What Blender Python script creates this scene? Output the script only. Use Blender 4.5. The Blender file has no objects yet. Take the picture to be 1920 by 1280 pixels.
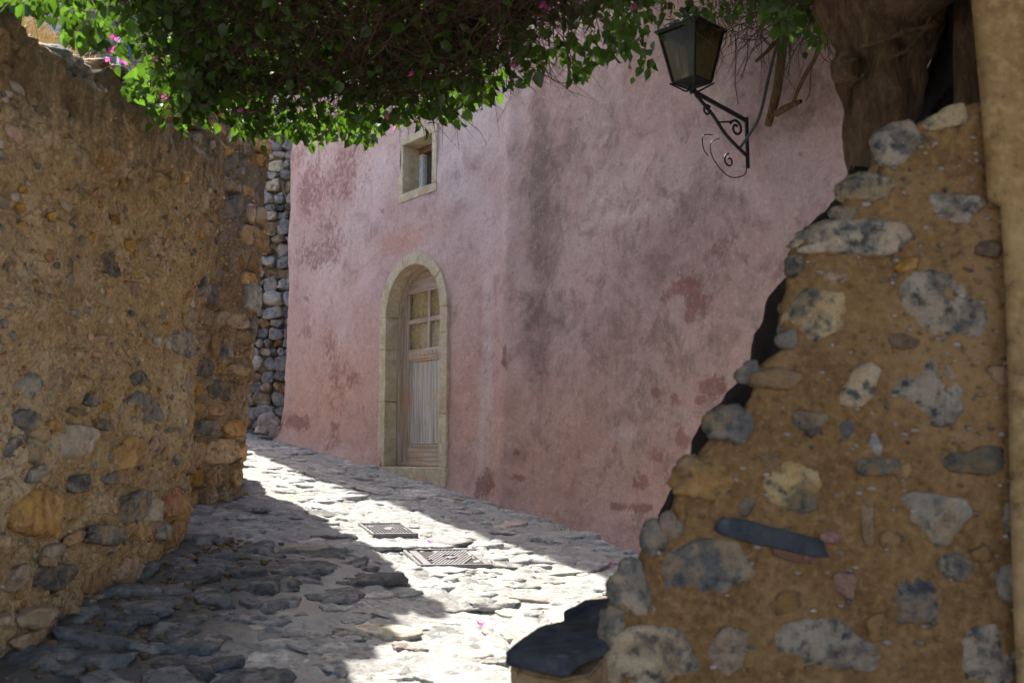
import bpy, bmesh, math, random
import numpy as np
from mathutils import Vector, Matrix, Quaternion

# ------------------------------------------------------------------ camera, world, sun, exposure
S = bpy.context.scene
COL = S.collection
R = math.radians
FPX = 1867.0                      # focal length in pixels of a 1920 wide picture
PITCH = math.atan(210 / FPX)
cam = bpy.data.cameras.new('camera')
cam.sensor_width = 36.0
cam.lens = 36.0 * FPX / 1920.0
cam.clip_start, cam.clip_end = 0.05, 600
cam.dof.use_dof = True
cam.dof.focus_distance = 9.0
cam.dof.aperture_fstop = 4.2
camo = bpy.data.objects.new('camera', cam)
camo.location = (0, 0, 0)         # z = 0 is eye level, the lane lies 1.5 m below
camo.rotation_euler = (math.pi / 2 + PITCH, 0, 0)
COL.objects.link(camo)
S.camera = camo

SUN_AZ = Vector((-0.532, 0.847))  # horizontal direction towards the sun
SUN_EL = R(53)
w = bpy.data.worlds.new('World'); S.world = w; w.use_nodes = True
nt = w.node_tree
bg = nt.nodes['Background']
sky = nt.nodes.new('ShaderNodeTexSky'); sky.sky_type = 'NISHITA'; sky.sun_disc = False
sky.sun_elevation = SUN_EL
sky.sun_rotation = math.atan2(SUN_AZ.x, SUN_AZ.y)
nt.links.new(sky.outputs[0], bg.inputs[0]); bg.inputs[1].default_value = 0.12
sky.dust_density = 3.0; sky.ozone_density = 0.35; sky.air_density = 1.0
sl = bpy.data.lights.new('sun', 'SUN'); sl.energy = 3.8; sl.angle = R(0.53); sl.color = (1.0, 0.95, 0.87)
slo = bpy.data.objects.new('sun', sl)
sd = Vector((SUN_AZ.x * math.cos(SUN_EL), SUN_AZ.y * math.cos(SUN_EL), math.sin(SUN_EL)))
slo.rotation_euler = sd.to_track_quat('Z', 'Y').to_euler()
slo.location = sd * 50
COL.objects.link(slo)
S.view_settings.view_transform = 'Standard'; S.view_settings.look = 'None'
S.view_settings.gamma = 1.0; S.view_settings.use_curve_mapping = False
S.view_settings.exposure = 1.78
S.cycles.max_bounces = 10; S.cycles.diffuse_bounces = 6

random.seed(7); RNG = np.random.default_rng(7)

# ------------------------------------------------------------------ numeric helpers
def ray(u, v):
    a, b = (u - 960) / FPX, (640 - v) / FPX
    cp, sp = math.cos(PITCH), math.sin(PITCH)
    return Vector((a, cp - b * sp, sp + b * cp))
def at(u, v, y):
    d = ray(u, v); return d * (y / d.y)
def _h(i, j, k, s):
    n = (i.astype(np.int64) * 374761393 + j.astype(np.int64) * 668265263 + k.astype(np.int64) * 2147483647 + s * 1274126177) & 0xFFFFFFFF
    n = ((n ^ (n >> 13)) * 1274126177) & 0xFFFFFFFF
    n = ((n ^ (n >> 16)) * 2246822519) & 0xFFFFFFFF
    return ((n ^ (n >> 15)) & 0xFFFF) / 65535.0
def vnoise(p, seed=0):
    p = np.asarray(p, float); i = np.floor(p); f = p - i; f = f * f * (3 - 2 * f); i = i.astype(np.int64)
    r = 0
    for dx in (0, 1):
        wx = f[..., 0] if dx else 1 - f[..., 0]
        for dy in (0, 1):
            wy = f[..., 1] if dy else 1 - f[..., 1]
            for dz in (0, 1):
                wz = f[..., 2] if dz else 1 - f[..., 2]
                r = r + wx * wy * wz * _h(i[..., 0] + dx, i[..., 1] + dy, i[..., 2] + dz, seed)
    return r * 2 - 1
def fbm(p, sc, octv=4, seed=0, gain=0.5):
    p = np.asarray(p, float) * sc; a, t = 1.0, 0
    for o in range(octv):
        t = t + a * vnoise(p + o * 17.3, seed + o); p = p * 2.03; a *= gain
    return t
def ground_z(x, y):
    x = np.asarray(x, float); y = np.asarray(y, float)
    yc = np.clip(y, -3, 14.0)
    z = -1.5 - 0.084 * np.clip(x, -4, 5) + 0.1255 * yc
    return z

# ------------------------------------------------------------------ object helpers
def link(name, me, mat=None, parent=None):
    o = bpy.data.objects.new(name, me); COL.objects.link(o)
    if mat is not None and me is not None and not me.materials: me.materials.append(mat)
    if parent is not None: o.parent = parent
    return o
def tag(o, label=None, cat=None, group=None, kind=None):
    if label: o['label'] = label
    if cat: o['category'] = cat
    if group: o['group'] = group
    if kind: o['kind'] = kind
    return o
def empty(name, loc=(0, 0, 0)):
    o = bpy.data.objects.new(name, None); o.location = loc; COL.objects.link(o); return o
def np_mesh(name, V, F, smooth=True):
    """V (n,3) array, F (m,k) array or list of polygons"""
    me = bpy.data.meshes.new(name)
    V = np.asarray(V, np.float32)
    if isinstance(F, np.ndarray):
        m, k = F.shape
        me.vertices.add(len(V)); me.vertices.foreach_set('co', V.ravel())
        me.loops.add(m * k); me.loops.foreach_set('vertex_index', F.astype(np.int32).ravel())
        me.polygons.add(m)
        me.polygons.foreach_set('loop_start', np.arange(0, m * k, k, dtype=np.int32))
        me.update(calc_edges=True)
    else:
        me.from_pydata([tuple(map(float, p)) for p in V], [], F)
    if smooth: me.polygons.foreach_set('use_smooth', np.ones(len(me.polygons), bool))
    me.validate(); me.update()
    return me
def fattr(me, name, vals):
    a = me.attributes.new(name, 'FLOAT', 'POINT'); a.data.foreach_set('value', np.asarray(vals, np.float32).ravel())
def grid_faces(nr, nc, mask=None):
    i = np.arange(nr * nc).reshape(nr, nc)
    F = np.stack([i[:-1, :-1], i[:-1, 1:], i[1:, 1:], i[1:, :-1]], -1)
    if mask is not None: F = F[mask]
    return F.reshape(-1, 4)
def in_poly(px, py, poly):
    px = np.asarray(px, float); py = np.asarray(py, float); c = np.zeros(px.shape, bool); n = len(poly)
    for i in range(n):
        x1, y1 = poly[i]; x2, y2 = poly[(i + 1) % n]
        cond = ((y1 > py) != (y2 > py)) & (px < (x2 - x1) * (py - y1) / ((y2 - y1) + 1e-12) + x1)
        c ^= cond
    return c

# ------------------------------------------------------------------ materials
class NT:
    def __init__(s, name):
        s.m = bpy.data.materials.new(name); s.m.use_nodes = True; s.t = s.m.node_tree; s.b = s.t.nodes['Principled BSDF']
        s.b.inputs['Specular IOR Level'].default_value = 0.25
        s.geo = s.t.nodes.new('ShaderNodeNewGeometry')
        s.P = s.geo.outputs['Position']
    def N(s, typ, **kw):
        n = s.t.nodes.new('ShaderNode' + typ)
        for k, v in kw.items(): setattr(n, k, v)
        return n
    def L(s, a, b): s.t.links.new(a, b)
    def val(s, x, sock):
        if isinstance(x, (int, float)): sock.default_value = x
        elif isinstance(x, tuple): sock.default_value = x if len(x) == 4 or sock.type != 'RGBA' else (*x, 1)
        else: s.L(x, sock)
    def noise(s, scale, detail=6, rough=0.55, vec=None, dist=0.0):
        n = s.N('TexNoise'); n.inputs['Scale'].default_value = scale; n.inputs['Detail'].default_value = detail
        n.inputs['Roughness'].default_value = rough; n.inputs['Distortion'].default_value = dist
        s.L(vec or s.P, n.inputs['Vector']); return n.outputs['Fac']
    def voro(s, scale, feature='F1', vec=None, out='Distance', rand=1.0):
        n = s.N('TexVoronoi', feature=feature); n.inputs['Scale'].default_value = scale
        n.inputs['Randomness'].default_value = rand
        s.L(vec or s.P, n.inputs['Vector']); return n.outputs[out]
    def ramp(s, f, a, b, c0=0.0, c1=1.0):
        n = s.N('MapRange'); n.inputs['From Min'].default_value = a; n.inputs['From Max'].default_value = b
        n.inputs['To Min'].default_value = c0; n.inputs['To Max'].default_value = c1; n.clamp = True
        s.val(f, n.inputs['Value']); return n.outputs[0]
    def mix(s, f, a, b, mode='MIX'):
        n = s.N('Mix', data_type='RGBA', blend_type=mode); s.val(f, n.inputs[0]); s.val(a, n.inputs[6]); s.val(b, n.inputs[7]); return n.outputs[2]
    def math(s, op, a, b=0.0):
        n = s.N('Math', operation=op); s.val(a, n.inputs[0]); s.val(b, n.inputs[1]); return n.outputs[0]
    def attr(s, name):
        n = s.N('Attribute'); n.attribute_name = name; return n.outputs['Fac']
    def scaled(s, sc, vec=None):
        n = s.N('Mapping'); n.inputs['Scale'].default_value = sc; s.L(vec or s.P, n.inputs['Vector']); return n.outputs[0]
    def bump(s, h, strength=0.5, dist=0.02, normal=None):
        n = s.N('Bump'); n.inputs['Strength'].default_value = strength; n.inputs['Distance'].default_value = dist
        s.val(h, n.inputs['Height'])
        if normal: s.L(normal, n.inputs['Normal'])
        return n.outputs[0]
    def out(s, col, rough=0.9, nrm=None):
        s.val(col, s.b.inputs['Base Color']); s.val(rough, s.b.inputs['Roughness'])
        if nrm: s.L(nrm, s.b.inputs['Normal'])
        return s.m

def stone_mat(name, dark, mid, pale, scale=18, pits=1.0, bumpd=0.012, patch=0.5, dust=None):
    n = NT(name)
    oi = n.N('ObjectInfo')
    off = n.N('VectorMath', operation='SCALE'); n.L(oi.outputs['Location'], off.inputs[0]); off.inputs['Scale'].default_value = 0.0
    rnd = oi.outputs['Random']
    a = n.noise(scale, 8, 0.65); b = n.noise(scale * 0.32, 5, 0.6, dist=0.6); c = n.noise(scale * 5, 4, 0.6)
    v = n.voro(scale * 1.6)
    col = n.mix(n.ramp(a, 0.36, 0.62), dark, mid)
    col = n.mix(n.ramp(n.math('ADD', b, n.math('MULTIPLY', a, 0.6)), 0.86 - patch * 0.1, 0.98 - patch * 0.06), col, pale)
    col = n.mix(n.ramp(c, 0.3, 0.75, 0.0, 0.30), col, tuple(min(1, x * 1.6) for x in mid))
    pit = n.ramp(v, 0.0, 0.22)
    col = n.mix(n.ramp(n.math('MULTIPLY', pit, n.ramp(a, 0.35, 0.5)), 0.0, 0.6, 0.45 * pits, 0.0), col, tuple(x * 0.35 for x in dark))
    e = n.noise(scale * 14, 3, 0.6)
    col = n.mix(n.ramp(e, 0.35, 0.65, 0, 0.35), col, dark)
    if dust:
        col = n.mix(n.ramp(n.math('ADD', n.noise(scale * 0.5, 6, 0.65), n.math('MULTIPLY', c, 0.3)), 0.60, 0.80, 0, 0.55), col, dust)
    hsv = n.N('HueSaturation'); n.val(col, hsv.inputs['Color']); n.L(n.ramp(rnd, 0, 1, 0.72, 1.28), hsv.inputs['Value'])
    r2 = n.math('FRACT', n.math('MULTIPLY', rnd, 7.31)); n.L(n.ramp(r2, 0, 1, 0.75, 1.2), hsv.inputs['Saturation'])
    h = n.math('ADD', n.math('MULTIPLY', a, 1.0), n.math('ADD', n.math('MULTIPLY', c, 0.25), n.math('MULTIPLY', pit, 0.35 * pits)))
    return n.out(hsv.outputs[0], 0.88, n.bump(h, 0.9, bumpd))

M = {}
M['grey'] = stone_mat('grey_limestone', (0.10, 0.105, 0.11), (0.22, 0.215, 0.20), (0.42, 0.37, 0.29))
M['greyblue'] = stone_mat('blue_grey_stone', (0.065, 0.067, 0.068), (0.15, 0.15, 0.145), (0.30, 0.27, 0.22), patch=0.3)
M['ochre'] = stone_mat('ochre_sandstone', (0.17, 0.095, 0.035), (0.36, 0.22, 0.085), (0.48, 0.33, 0.17), scale=26)
M['brown'] = stone_mat('brown_stone', (0.11, 0.07, 0.04), (0.26, 0.175, 0.10), (0.42, 0.31, 0.19))
M['red'] = stone_mat('red_stone', (0.16, 0.055, 0.03), (0.34, 0.13, 0.06), (0.42, 0.24, 0.13))
M['pale'] = stone_mat('pale_limestone', (0.28, 0.24, 0.18), (0.45, 0.40, 0.31), (0.60, 0.55, 0.46))
OCH = (0.46, 0.27, 0.10)
M['w_grey'] = stone_mat('dusty_grey_limestone', (0.11, 0.105, 0.095), (0.25, 0.23, 0.195), (0.42, 0.35, 0.25), dust=OCH)
M['w_greyblue'] = stone_mat('dusty_dark_grey_stone', (0.07, 0.068, 0.065), (0.16, 0.155, 0.14), (0.32, 0.27, 0.20), patch=0.3, dust=OCH)
M['w_ochre'] = stone_mat('dusty_ochre_sandstone', (0.25, 0.145, 0.06), (0.48, 0.305, 0.135), (0.60, 0.43, 0.24), scale=26, dust=OCH)
M['w_brown'] = stone_mat('dusty_brown_stone', (0.20, 0.115, 0.055), (0.42, 0.26, 0.125), (0.56, 0.39, 0.22), dust=OCH)
M['w_red'] = stone_mat('dusty_red_stone', (0.17, 0.08, 0.05), (0.34, 0.18, 0.11), (0.42, 0.28, 0.18), dust=OCH)
M['w_pale'] = stone_mat('dusty_pale_limestone', (0.26, 0.21, 0.15), (0.44, 0.37, 0.27), (0.58, 0.51, 0.40), dust=OCH)
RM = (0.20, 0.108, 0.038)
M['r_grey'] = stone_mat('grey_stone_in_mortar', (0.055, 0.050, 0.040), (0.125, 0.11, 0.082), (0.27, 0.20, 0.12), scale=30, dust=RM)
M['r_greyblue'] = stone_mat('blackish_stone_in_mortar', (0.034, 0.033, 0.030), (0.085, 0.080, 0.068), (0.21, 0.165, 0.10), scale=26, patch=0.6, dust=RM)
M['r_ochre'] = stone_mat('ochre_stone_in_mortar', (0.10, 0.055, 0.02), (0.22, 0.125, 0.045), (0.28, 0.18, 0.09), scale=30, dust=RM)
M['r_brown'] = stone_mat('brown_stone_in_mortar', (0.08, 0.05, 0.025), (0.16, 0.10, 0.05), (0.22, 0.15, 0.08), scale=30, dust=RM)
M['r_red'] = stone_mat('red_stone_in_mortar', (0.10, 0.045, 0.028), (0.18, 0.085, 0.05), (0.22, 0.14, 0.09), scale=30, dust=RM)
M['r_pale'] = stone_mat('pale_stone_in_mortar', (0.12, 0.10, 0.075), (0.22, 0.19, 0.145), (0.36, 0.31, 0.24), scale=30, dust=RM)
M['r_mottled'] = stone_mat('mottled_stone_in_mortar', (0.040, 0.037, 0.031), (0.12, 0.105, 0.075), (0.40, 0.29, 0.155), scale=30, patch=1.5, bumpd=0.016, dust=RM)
M['slate'] = stone_mat('dark_slate', (0.018, 0.02, 0.022), (0.04, 0.042, 0.045), (0.07, 0.07, 0.07), pits=0.5)
M['mottled'] = stone_mat('mottled_limestone', (0.06, 0.068, 0.075), (0.17, 0.165, 0.15), (0.55, 0.44, 0.29), scale=24, patch=1.3, bumpd=0.016)
M['paver'] = stone_mat('worn_grey_paver', (0.19, 0.19, 0.185), (0.36, 0.355, 0.335), (0.54, 0.52, 0.48), scale=22, bumpd=0.014, patch=0.8)
M['paver_dark'] = stone_mat('dark_cobble', (0.075, 0.076, 0.078), (0.17, 0.168, 0.165), (0.30, 0.28, 0.26), patch=0.4)
M['paver_pink'] = stone_mat('pinkish_paver', (0.24, 0.195, 0.17), (0.40, 0.33, 0.285), (0.52, 0.46, 0.41), patch=0.6)
M['drystone'] = stone_mat('dry_wall_stone', (0.13, 0.135, 0.14), (0.28, 0.275, 0.265), (0.42, 0.30, 0.19), scale=14, patch=0.8)

def mortar_mat(name, base, dark, pale, grime, scale=6, bd=0.03, streak=0.0, cracks=1.0):
    n = NT(name)
    a = n.noise(scale, 9, 0.62, dist=0.4); b = n.noise(scale * 0.28, 6, 0.6); c = n.noise(scale * 7, 5, 0.65); d = n.noise(scale * 30, 3, 0.6)
    st = n.noise(scale * 0.8, 6, 0.6, vec=n.scaled((3.0, 3.0, 0.5)))
    col = n.mix(n.ramp(a, 0.35, 0.62), dark, base)
    col = n.mix(n.ramp(b, 0.48, 0.66, 0, 0.75), col, pale)
    col = n.mix(n.ramp(c, 0.5, 0.64, 0, 0.6), col, pale)
    col = n.mix(n.ramp(c, 0.45, 0.33, 0, 0.65), col, tuple(x * 0.5 for x in dark))
    g = n.attr('grime')
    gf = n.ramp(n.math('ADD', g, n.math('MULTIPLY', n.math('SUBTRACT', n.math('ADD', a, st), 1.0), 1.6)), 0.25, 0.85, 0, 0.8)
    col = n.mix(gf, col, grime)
    cr = n.voro(scale * 0.9, 'DISTANCE_TO_EDGE', vec=None)
    dn = n.N('VectorMath', operation='ADD'); n.L(n.P, dn.inputs[0])
    nz = n.N('TexNoise'); nz.inputs['Scale'].default_value = scale * 1.3; nz.inputs['Detail'].default_value = 5; n.L(n.P, nz.inputs['Vector'])
    sc = n.N('VectorMath', operation='SCALE'); n.L(nz.outputs['Color'], sc.inputs[0]); sc.inputs['Scale'].default_value = 0.25; n.L(sc.outputs[0], dn.inputs[1])
    cr = n.voro(scale * 0.75, 'DISTANCE_TO_EDGE', vec=dn.outputs[0])
    crack = n.math('MULTIPLY', n.ramp(cr, 0.0, 0.03, 1.0, 0.0), n.ramp(b, 0.42, 0.55, 0, cracks))
    col = n.mix(n.math('MULTIPLY', crack, 0.7), col, tuple(x * 0.3 for x in dark))
    h = n.math('ADD', a, n.math('ADD', n.math('MULTIPLY', c, 0.35), n.math('ADD', n.math('MULTIPLY', d, 0.12), n.math('MULTIPLY', crack, -0.5))))
    return n.out(col, 0.92, n.bump(h, 1.0, bd))
M['mortar'] = mortar_mat('earthy_ochre_mortar', (0.57, 0.375, 0.175), (0.39, 0.25, 0.12), (0.74, 0.57, 0.35), (0.11, 0.083, 0.045), 8, 0.05, cracks=0.35)
M['mortar_far'] = mortar_mat('weathered_brown_mortar', (0.40, 0.255, 0.13), (0.19, 0.12, 0.065), (0.55, 0.41, 0.26), (0.20, 0.175, 0.14), 9, 0.04, cracks=0.4)
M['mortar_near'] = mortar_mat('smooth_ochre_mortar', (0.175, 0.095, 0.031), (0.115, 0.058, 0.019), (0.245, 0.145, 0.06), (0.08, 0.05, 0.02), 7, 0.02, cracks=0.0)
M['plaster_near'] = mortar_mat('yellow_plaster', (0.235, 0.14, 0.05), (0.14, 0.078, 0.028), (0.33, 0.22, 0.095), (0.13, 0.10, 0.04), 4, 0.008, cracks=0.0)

def cement():
    n = NT('grey_cement')
    a = n.noise(5, 8, 0.6); c = n.noise(45, 5, 0.65); d = n.noise(200, 2, 0.5); e = n.noise(1.3, 4, 0.5)
    col = n.mix(n.ramp(a, 0.35, 0.65), (0.25, 0.245, 0.235), (0.38, 0.37, 0.35))
    col = n.mix(n.ramp(c, 0.35, 0.7, 0, 0.5), col, (0.46, 0.45, 0.42))
    col = n.mix(n.ramp(e, 0.55, 0.75, 0, 0.5), col, (0.40, 0.35, 0.28))
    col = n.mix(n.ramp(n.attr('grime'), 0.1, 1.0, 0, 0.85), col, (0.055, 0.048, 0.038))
    h = n.math('ADD', a, n.math('ADD', n.math('MULTIPLY', c, 0.4), n.math('MULTIPLY', d, 0.15)))
    return n.out(col, 0.9, n.bump(h, 1.0, 0.02))
M['cement'] = cement()

def pink():
    n = NT('weathered_pink_plaster')
    a = n.noise(1.6, 8, 0.6, dist=0.3); b = n.noise(4.5, 8, 0.65); c = n.noise(60, 4, 0.7); d = n.noise(170, 3, 0.6)
    st = n.noise(2.6, 7, 0.62, vec=n.scaled((2.2, 2.2, 0.35))); st2 = n.noise(7, 6, 0.6, vec=n.scaled((2.0, 2.0, 0.5)))
    red, grey, pale, warm = (n.attr(k) for k in ('redstain', 'grey_stain_shade', 'pale', 'warm'))
    m1 = n.noise(3.0, 10, 0.7, dist=0.8); m2 = n.noise(9.0, 8, 0.72); fine = n.noise(28, 8, 0.8)
    col = n.mix(n.ramp(a, 0.38, 0.62), (0.51, 0.33, 0.295), (0.58, 0.425, 0.39))
    col = n.mix(n.ramp(warm, 0.0, 1.0, 0.0, 0.85), col, (0.56, 0.305, 0.215))
    col = n.mix(n.ramp(n.math('ADD', pale, n.math('MULTIPLY', n.math('SUBTRACT', b, 0.5), 1.2)), 0.2, 1.0, 0, 0.7), col, (0.68, 0.55, 0.51))
    col = n.mix(n.ramp(m1, 0.50, 0.68, 0, 0.55), col, (0.31, 0.175, 0.15))
    col = n.mix(n.ramp(m2, 0.52, 0.70, 0, 0.40), col, (0.64, 0.51, 0.48))
    col = n.mix(n.ramp(st, 0.55, 0.74, 0, 0.30), col, (0.32, 0.19, 0.17))
    col = n.mix(n.ramp(grey, 0.0, 0.7, 0, 0.62), col, (0.25, 0.16, 0.125))
    g = n.math('ADD', grey, n.math('MULTIPLY', n.math('SUBTRACT', n.math('ADD', m1, m2), 1.0), 2.2))
    col = n.mix(n.ramp(g, 0.3, 1.1, 0, 0.8), col, (0.15, 0.105, 0.085))
    r = n.math('ADD', red, n.math('MULTIPLY', n.math('SUBTRACT', n.math('ADD', b, n.noise(18, 6, 0.65)), 1.0), 1.5))
    col = n.mix(n.ramp(r, 0.30, 0.72, 0, 0.72), col, (0.24, 0.095, 0.08))
    col = n.mix(n.ramp(fine, 0.52, 0.68, 0, 0.45), col, (0.20, 0.13, 0.12))
    col = n.mix(n.ramp(fine, 0.46, 0.32, 0, 0.40), col, (0.70, 0.59, 0.57))
    col = n.mix(n.ramp(c, 0.52, 0.75, 0, 0.35), col, (0.16, 0.12, 0.12))
    spots = n.math('MULTIPLY', n.ramp(n.voro(5.5), 0.05, 0.09, 1, 0), n.ramp(b, 0.52, 0.6))
    col = n.mix(n.math('MULTIPLY', spots, 0.6), col, (0.24, 0.11, 0.10))
    h = n.math('ADD', n.math('ADD', n.math('MULTIPLY', b, 1.2), n.math('MULTIPLY', fine, 0.5)), n.math('ADD', n.math('MULTIPLY', c, 0.35), n.math('MULTIPLY', d, 0.16)))
    return n.out(col, 0.92, n.bump(h, 0.8, 0.014))
M['pink'] = pink()

def limestone_trim():
    n = NT('cream_limestone_trim')
    a = n.noise(9, 7, 0.65); c = n.noise(55, 5, 0.7); b = n.noise(3, 4, 0.5)
    col = n.mix(n.ramp(a, 0.35, 0.65), (0.46, 0.37, 0.23), (0.66, 0.57, 0.42))
    col = n.mix(n.ramp(c, 0.5, 0.62, 0, 0.45), col, (0.30, 0.22, 0.11))
    col = n.mix(n.ramp(b, 0.55, 0.75, 0, 0.5), col, (0.36, 0.24, 0.12))
    return n.out(col, 0.9, n.bump(n.math('ADD', n.math('MULTIPLY', a, 0.6), n.math('MULTIPLY', c, 0.8)), 1.0, 0.012))
M['trim'] = limestone_trim()

def wood(name, c1, c2, c3, grain=(40, 40, 2.0), blotch=0.5):
    n = NT(name)
    v = n.scaled(grain)
    a = n.noise(1.0, 7, 0.65, vec=v); b = n.noise(5, 5, 0.6); c = n.noise(3.0, 5, 0.6, vec=n.scaled((30, 30, 3)))
    col = n.mix(n.ramp(a, 0.38, 0.62), c1, c2)
    col = n.mix(n.ramp(b, 0.55 - blotch * 0.1, 0.68, 0, 0.8), col, c3)
    col = n.mix(n.ramp(c, 0.56, 0.7, 0, 0.5), col, tuple(x * 0.4 for x in c1))
    return n.out(col, 0.8, n.bump(a, 0.7, 0.004))
M['wood'] = wood('weathered_door_wood', (0.36, 0.27, 0.195), (0.56, 0.47, 0.375), (0.50, 0.30, 0.16))
M['wood_h'] = wood('weathered_rail_wood', (0.37, 0.275, 0.195), (0.57, 0.475, 0.38), (0.52, 0.30, 0.155), grain=(3, 3, 60))
M['wood_panel'] = wood('flaked_panel_wood', (0.32, 0.28, 0.245), (0.60, 0.55, 0.475), (0.54, 0.35, 0.19), grain=(45, 45, 1.6), blotch=-0.1)
M['wood_brown'] = wood('brown_window_wood', (0.20, 0.10, 0.05), (0.36, 0.20, 0.11), (0.45, 0.36, 0.28))
def bark():
    n = NT('rough_bark'); v = n.scaled((1, 1, .3))
    a = n.noise(14, 8, 0.7, vec=v, dist=1.2); b = n.noise(60, 5, 0.7, vec=v); c = n.noise(4, 4, 0.5)
    col = n.mix(n.ramp(a, .38, .62), (0.065, 0.038, 0.019), (0.19, 0.115, 0.055)); col = n.mix(n.ramp(b, .5, .7, 0, .6), col, (0.28, 0.19, 0.11))
    col = n.mix(n.ramp(c, .5, .7, 0, .5), col, (0.15, 0.115, 0.07))
    return n.out(col, .95, n.bump(n.math('ADD', a, n.math('MULTIPLY', b, .4)), 1.0, .05))
M['bark'] = bark()
def simple(name, c, rough=0.6, metal=0.0, bumps=None, spec=0.3):
    n = NT(name); n.b.inputs['Metallic'].default_value = metal; n.b.inputs['Specular IOR Level'].default_value = spec
    a = n.noise(30, 5, 0.6)
    col = n.mix(n.ramp(a, 0.35, 0.65), tuple(x * 0.75 for x in c), tuple(min(1, x * 1.2) for x in c))
    return n.out(col, rough, n.bump(a, 0.4, 0.003))
M['iron'] = simple('black_painted_iron', (0.012, 0.013, 0.014), 0.5)
M['cable'] = simple('grey_cable', (0.075, 0.078, 0.08), 0.6)
M['castiron'] = simple('worn_cast_iron', (0.20, 0.19, 0.195), 0.7, 0.0)
M['castgroove'] = simple('dirty_groove', (0.045, 0.04, 0.04), 0.9)
M['twig'] = simple('dry_brown_twig', (0.085, 0.052, 0.032), 0.85)
M['drygrass'] = simple('dry_golden_grass', (0.60, 0.48, 0.28), 0.8)
M['soil'] = simple('dry_soil', (0.34, 0.27, 0.18), 0.95)
M['blue'] = simple('blue_paint', (0.05, 0.16, 0.36), 0.6)
M['white'] = simple('white_paint', (0.7, 0.7, 0.68), 0.6)
M['curtain'] = simple('beige_curtain_cloth', (0.62, 0.50, 0.30), 0.9)
M['dark'] = simple('dark_interior', (0.02, 0.018, 0.016), 0.9)
M['rooftile'] = simple('terracotta_roof', (0.36, 0.17, 0.09), 0.85)

def glass_mat(name, tint, rough=0.06, trans=0.9):
    m = bpy.data.materials.new(name); m.use_nodes = True; t = m.node_tree
    t.nodes.remove(t.nodes['Principled BSDF']); out = t.nodes['Material Output']
    g = t.nodes.new('ShaderNodeBsdfGlossy'); g.inputs['Roughness'].default_value = rough; g.inputs['Color'].default_value = (0.9, 0.9, 0.9, 1)
    tr = t.nodes.new('ShaderNodeBsdfTransparent'); tr.inputs['Color'].default_value = (*tint, 1)
    df = t.nodes.new('ShaderNodeBsdfTranslucent' if trans < .5 else 'ShaderNodeBsdfDiffuse'); df.inputs['Color'].default_value = (0.20, 0.18, 0.10, 1) if trans < .5 else (0.35, 0.34, 0.28, 1)
    nz = t.nodes.new('ShaderNodeTexNoise'); nz.inputs['Scale'].default_value = 7
    mr = t.nodes.new('ShaderNodeMapRange'); mr.inputs['To Min'].default_value = (1 - trans) * 0.5; mr.inputs['To Max'].default_value = (1 - trans) * 1.6
    t.links.new(nz.outputs['Fac'], mr.inputs['Value'])
    mx0 = t.nodes.new('ShaderNodeMixShader'); t.links.new(mr.outputs[0], mx0.inputs[0]); t.links.new(tr.outputs[0], mx0.inputs[1]); t.links.new(df.outputs[0], mx0.inputs[2])
    fr = t.nodes.new('ShaderNodeValue'); fr.outputs[0].default_value = 0.07 if trans > .5 else 0.02
    mx = t.nodes.new('ShaderNodeMixShader'); t.links.new(fr.outputs[0], mx.inputs[0]); t.links.new(mx0.outputs[0], mx.inputs[1]); t.links.new(g.outputs[0], mx.inputs[2])
    t.links.new(mx.outputs[0], out.inputs['Surface']); return m
M['glass'] = glass_mat('dusty_window_glass', (0.97, 0.95, 0.88), 0.08, 0.93)
M['lampglass'] = glass_mat('frosted_lamp_glass', (0.55, 0.53, 0.42), 0.3, 0.35)

def leaf_mat(name, c, tcol, tf=0.5):
    m = bpy.data.materials.new(name); m.use_nodes = True; t = m.node_tree
    t.nodes.remove(t.nodes['Principled BSDF']); out = t.nodes['Material Output']
    geo = t.nodes.new('ShaderNodeNewGeometry')
    mp = t.nodes.new('ShaderNodeMapRange'); mp.inputs['To Min'].default_value = 0.6; mp.inputs['To Max'].default_value = 1.35
    t.links.new(geo.outputs['Random Per Island'], mp.inputs['Value'])
    def col(cc):
        h = t.nodes.new('ShaderNodeHueSaturation'); h.inputs['Color'].default_value = (*cc, 1); t.links.new(mp.outputs[0], h.inputs['Value']); return h.outputs[0]
    d = t.nodes.new('ShaderNodeBsdfDiffuse'); t.links.new(col(c), d.inputs[0])
    tl = t.nodes.new('ShaderNodeBsdfTranslucent'); t.links.new(col(tcol), tl.inputs[0])
    gl = t.nodes.new('ShaderNodeBsdfGlossy'); gl.inputs['Roughness'].default_value = 0.4; gl.inputs[0].default_value = (0.5, 0.55, 0.5, 1)
    m1 = t.nodes.new('ShaderNodeMixShader'); m1.inputs[0].default_value = tf; t.links.new(d.outputs[0], m1.inputs[1]); t.links.new(tl.outputs[0], m1.inputs[2])
    m2 = t.nodes.new('ShaderNodeMixShader'); m2.inputs[0].default_value = 0.05; t.links.new(m1.outputs[0], m2.inputs[1]); t.links.new(gl.outputs[0], m2.inputs[2])
    t.links.new(m2.outputs[0], out.inputs['Surface']); return m
M['leaf'] = leaf_mat('green_leaf', (0.038, 0.070, 0.014), (0.125, 0.27, 0.02), 0.40)
M['bract'] = leaf_mat('magenta_bract', (0.55, 0.08, 0.32), (0.75, 0.12, 0.45))

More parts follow.
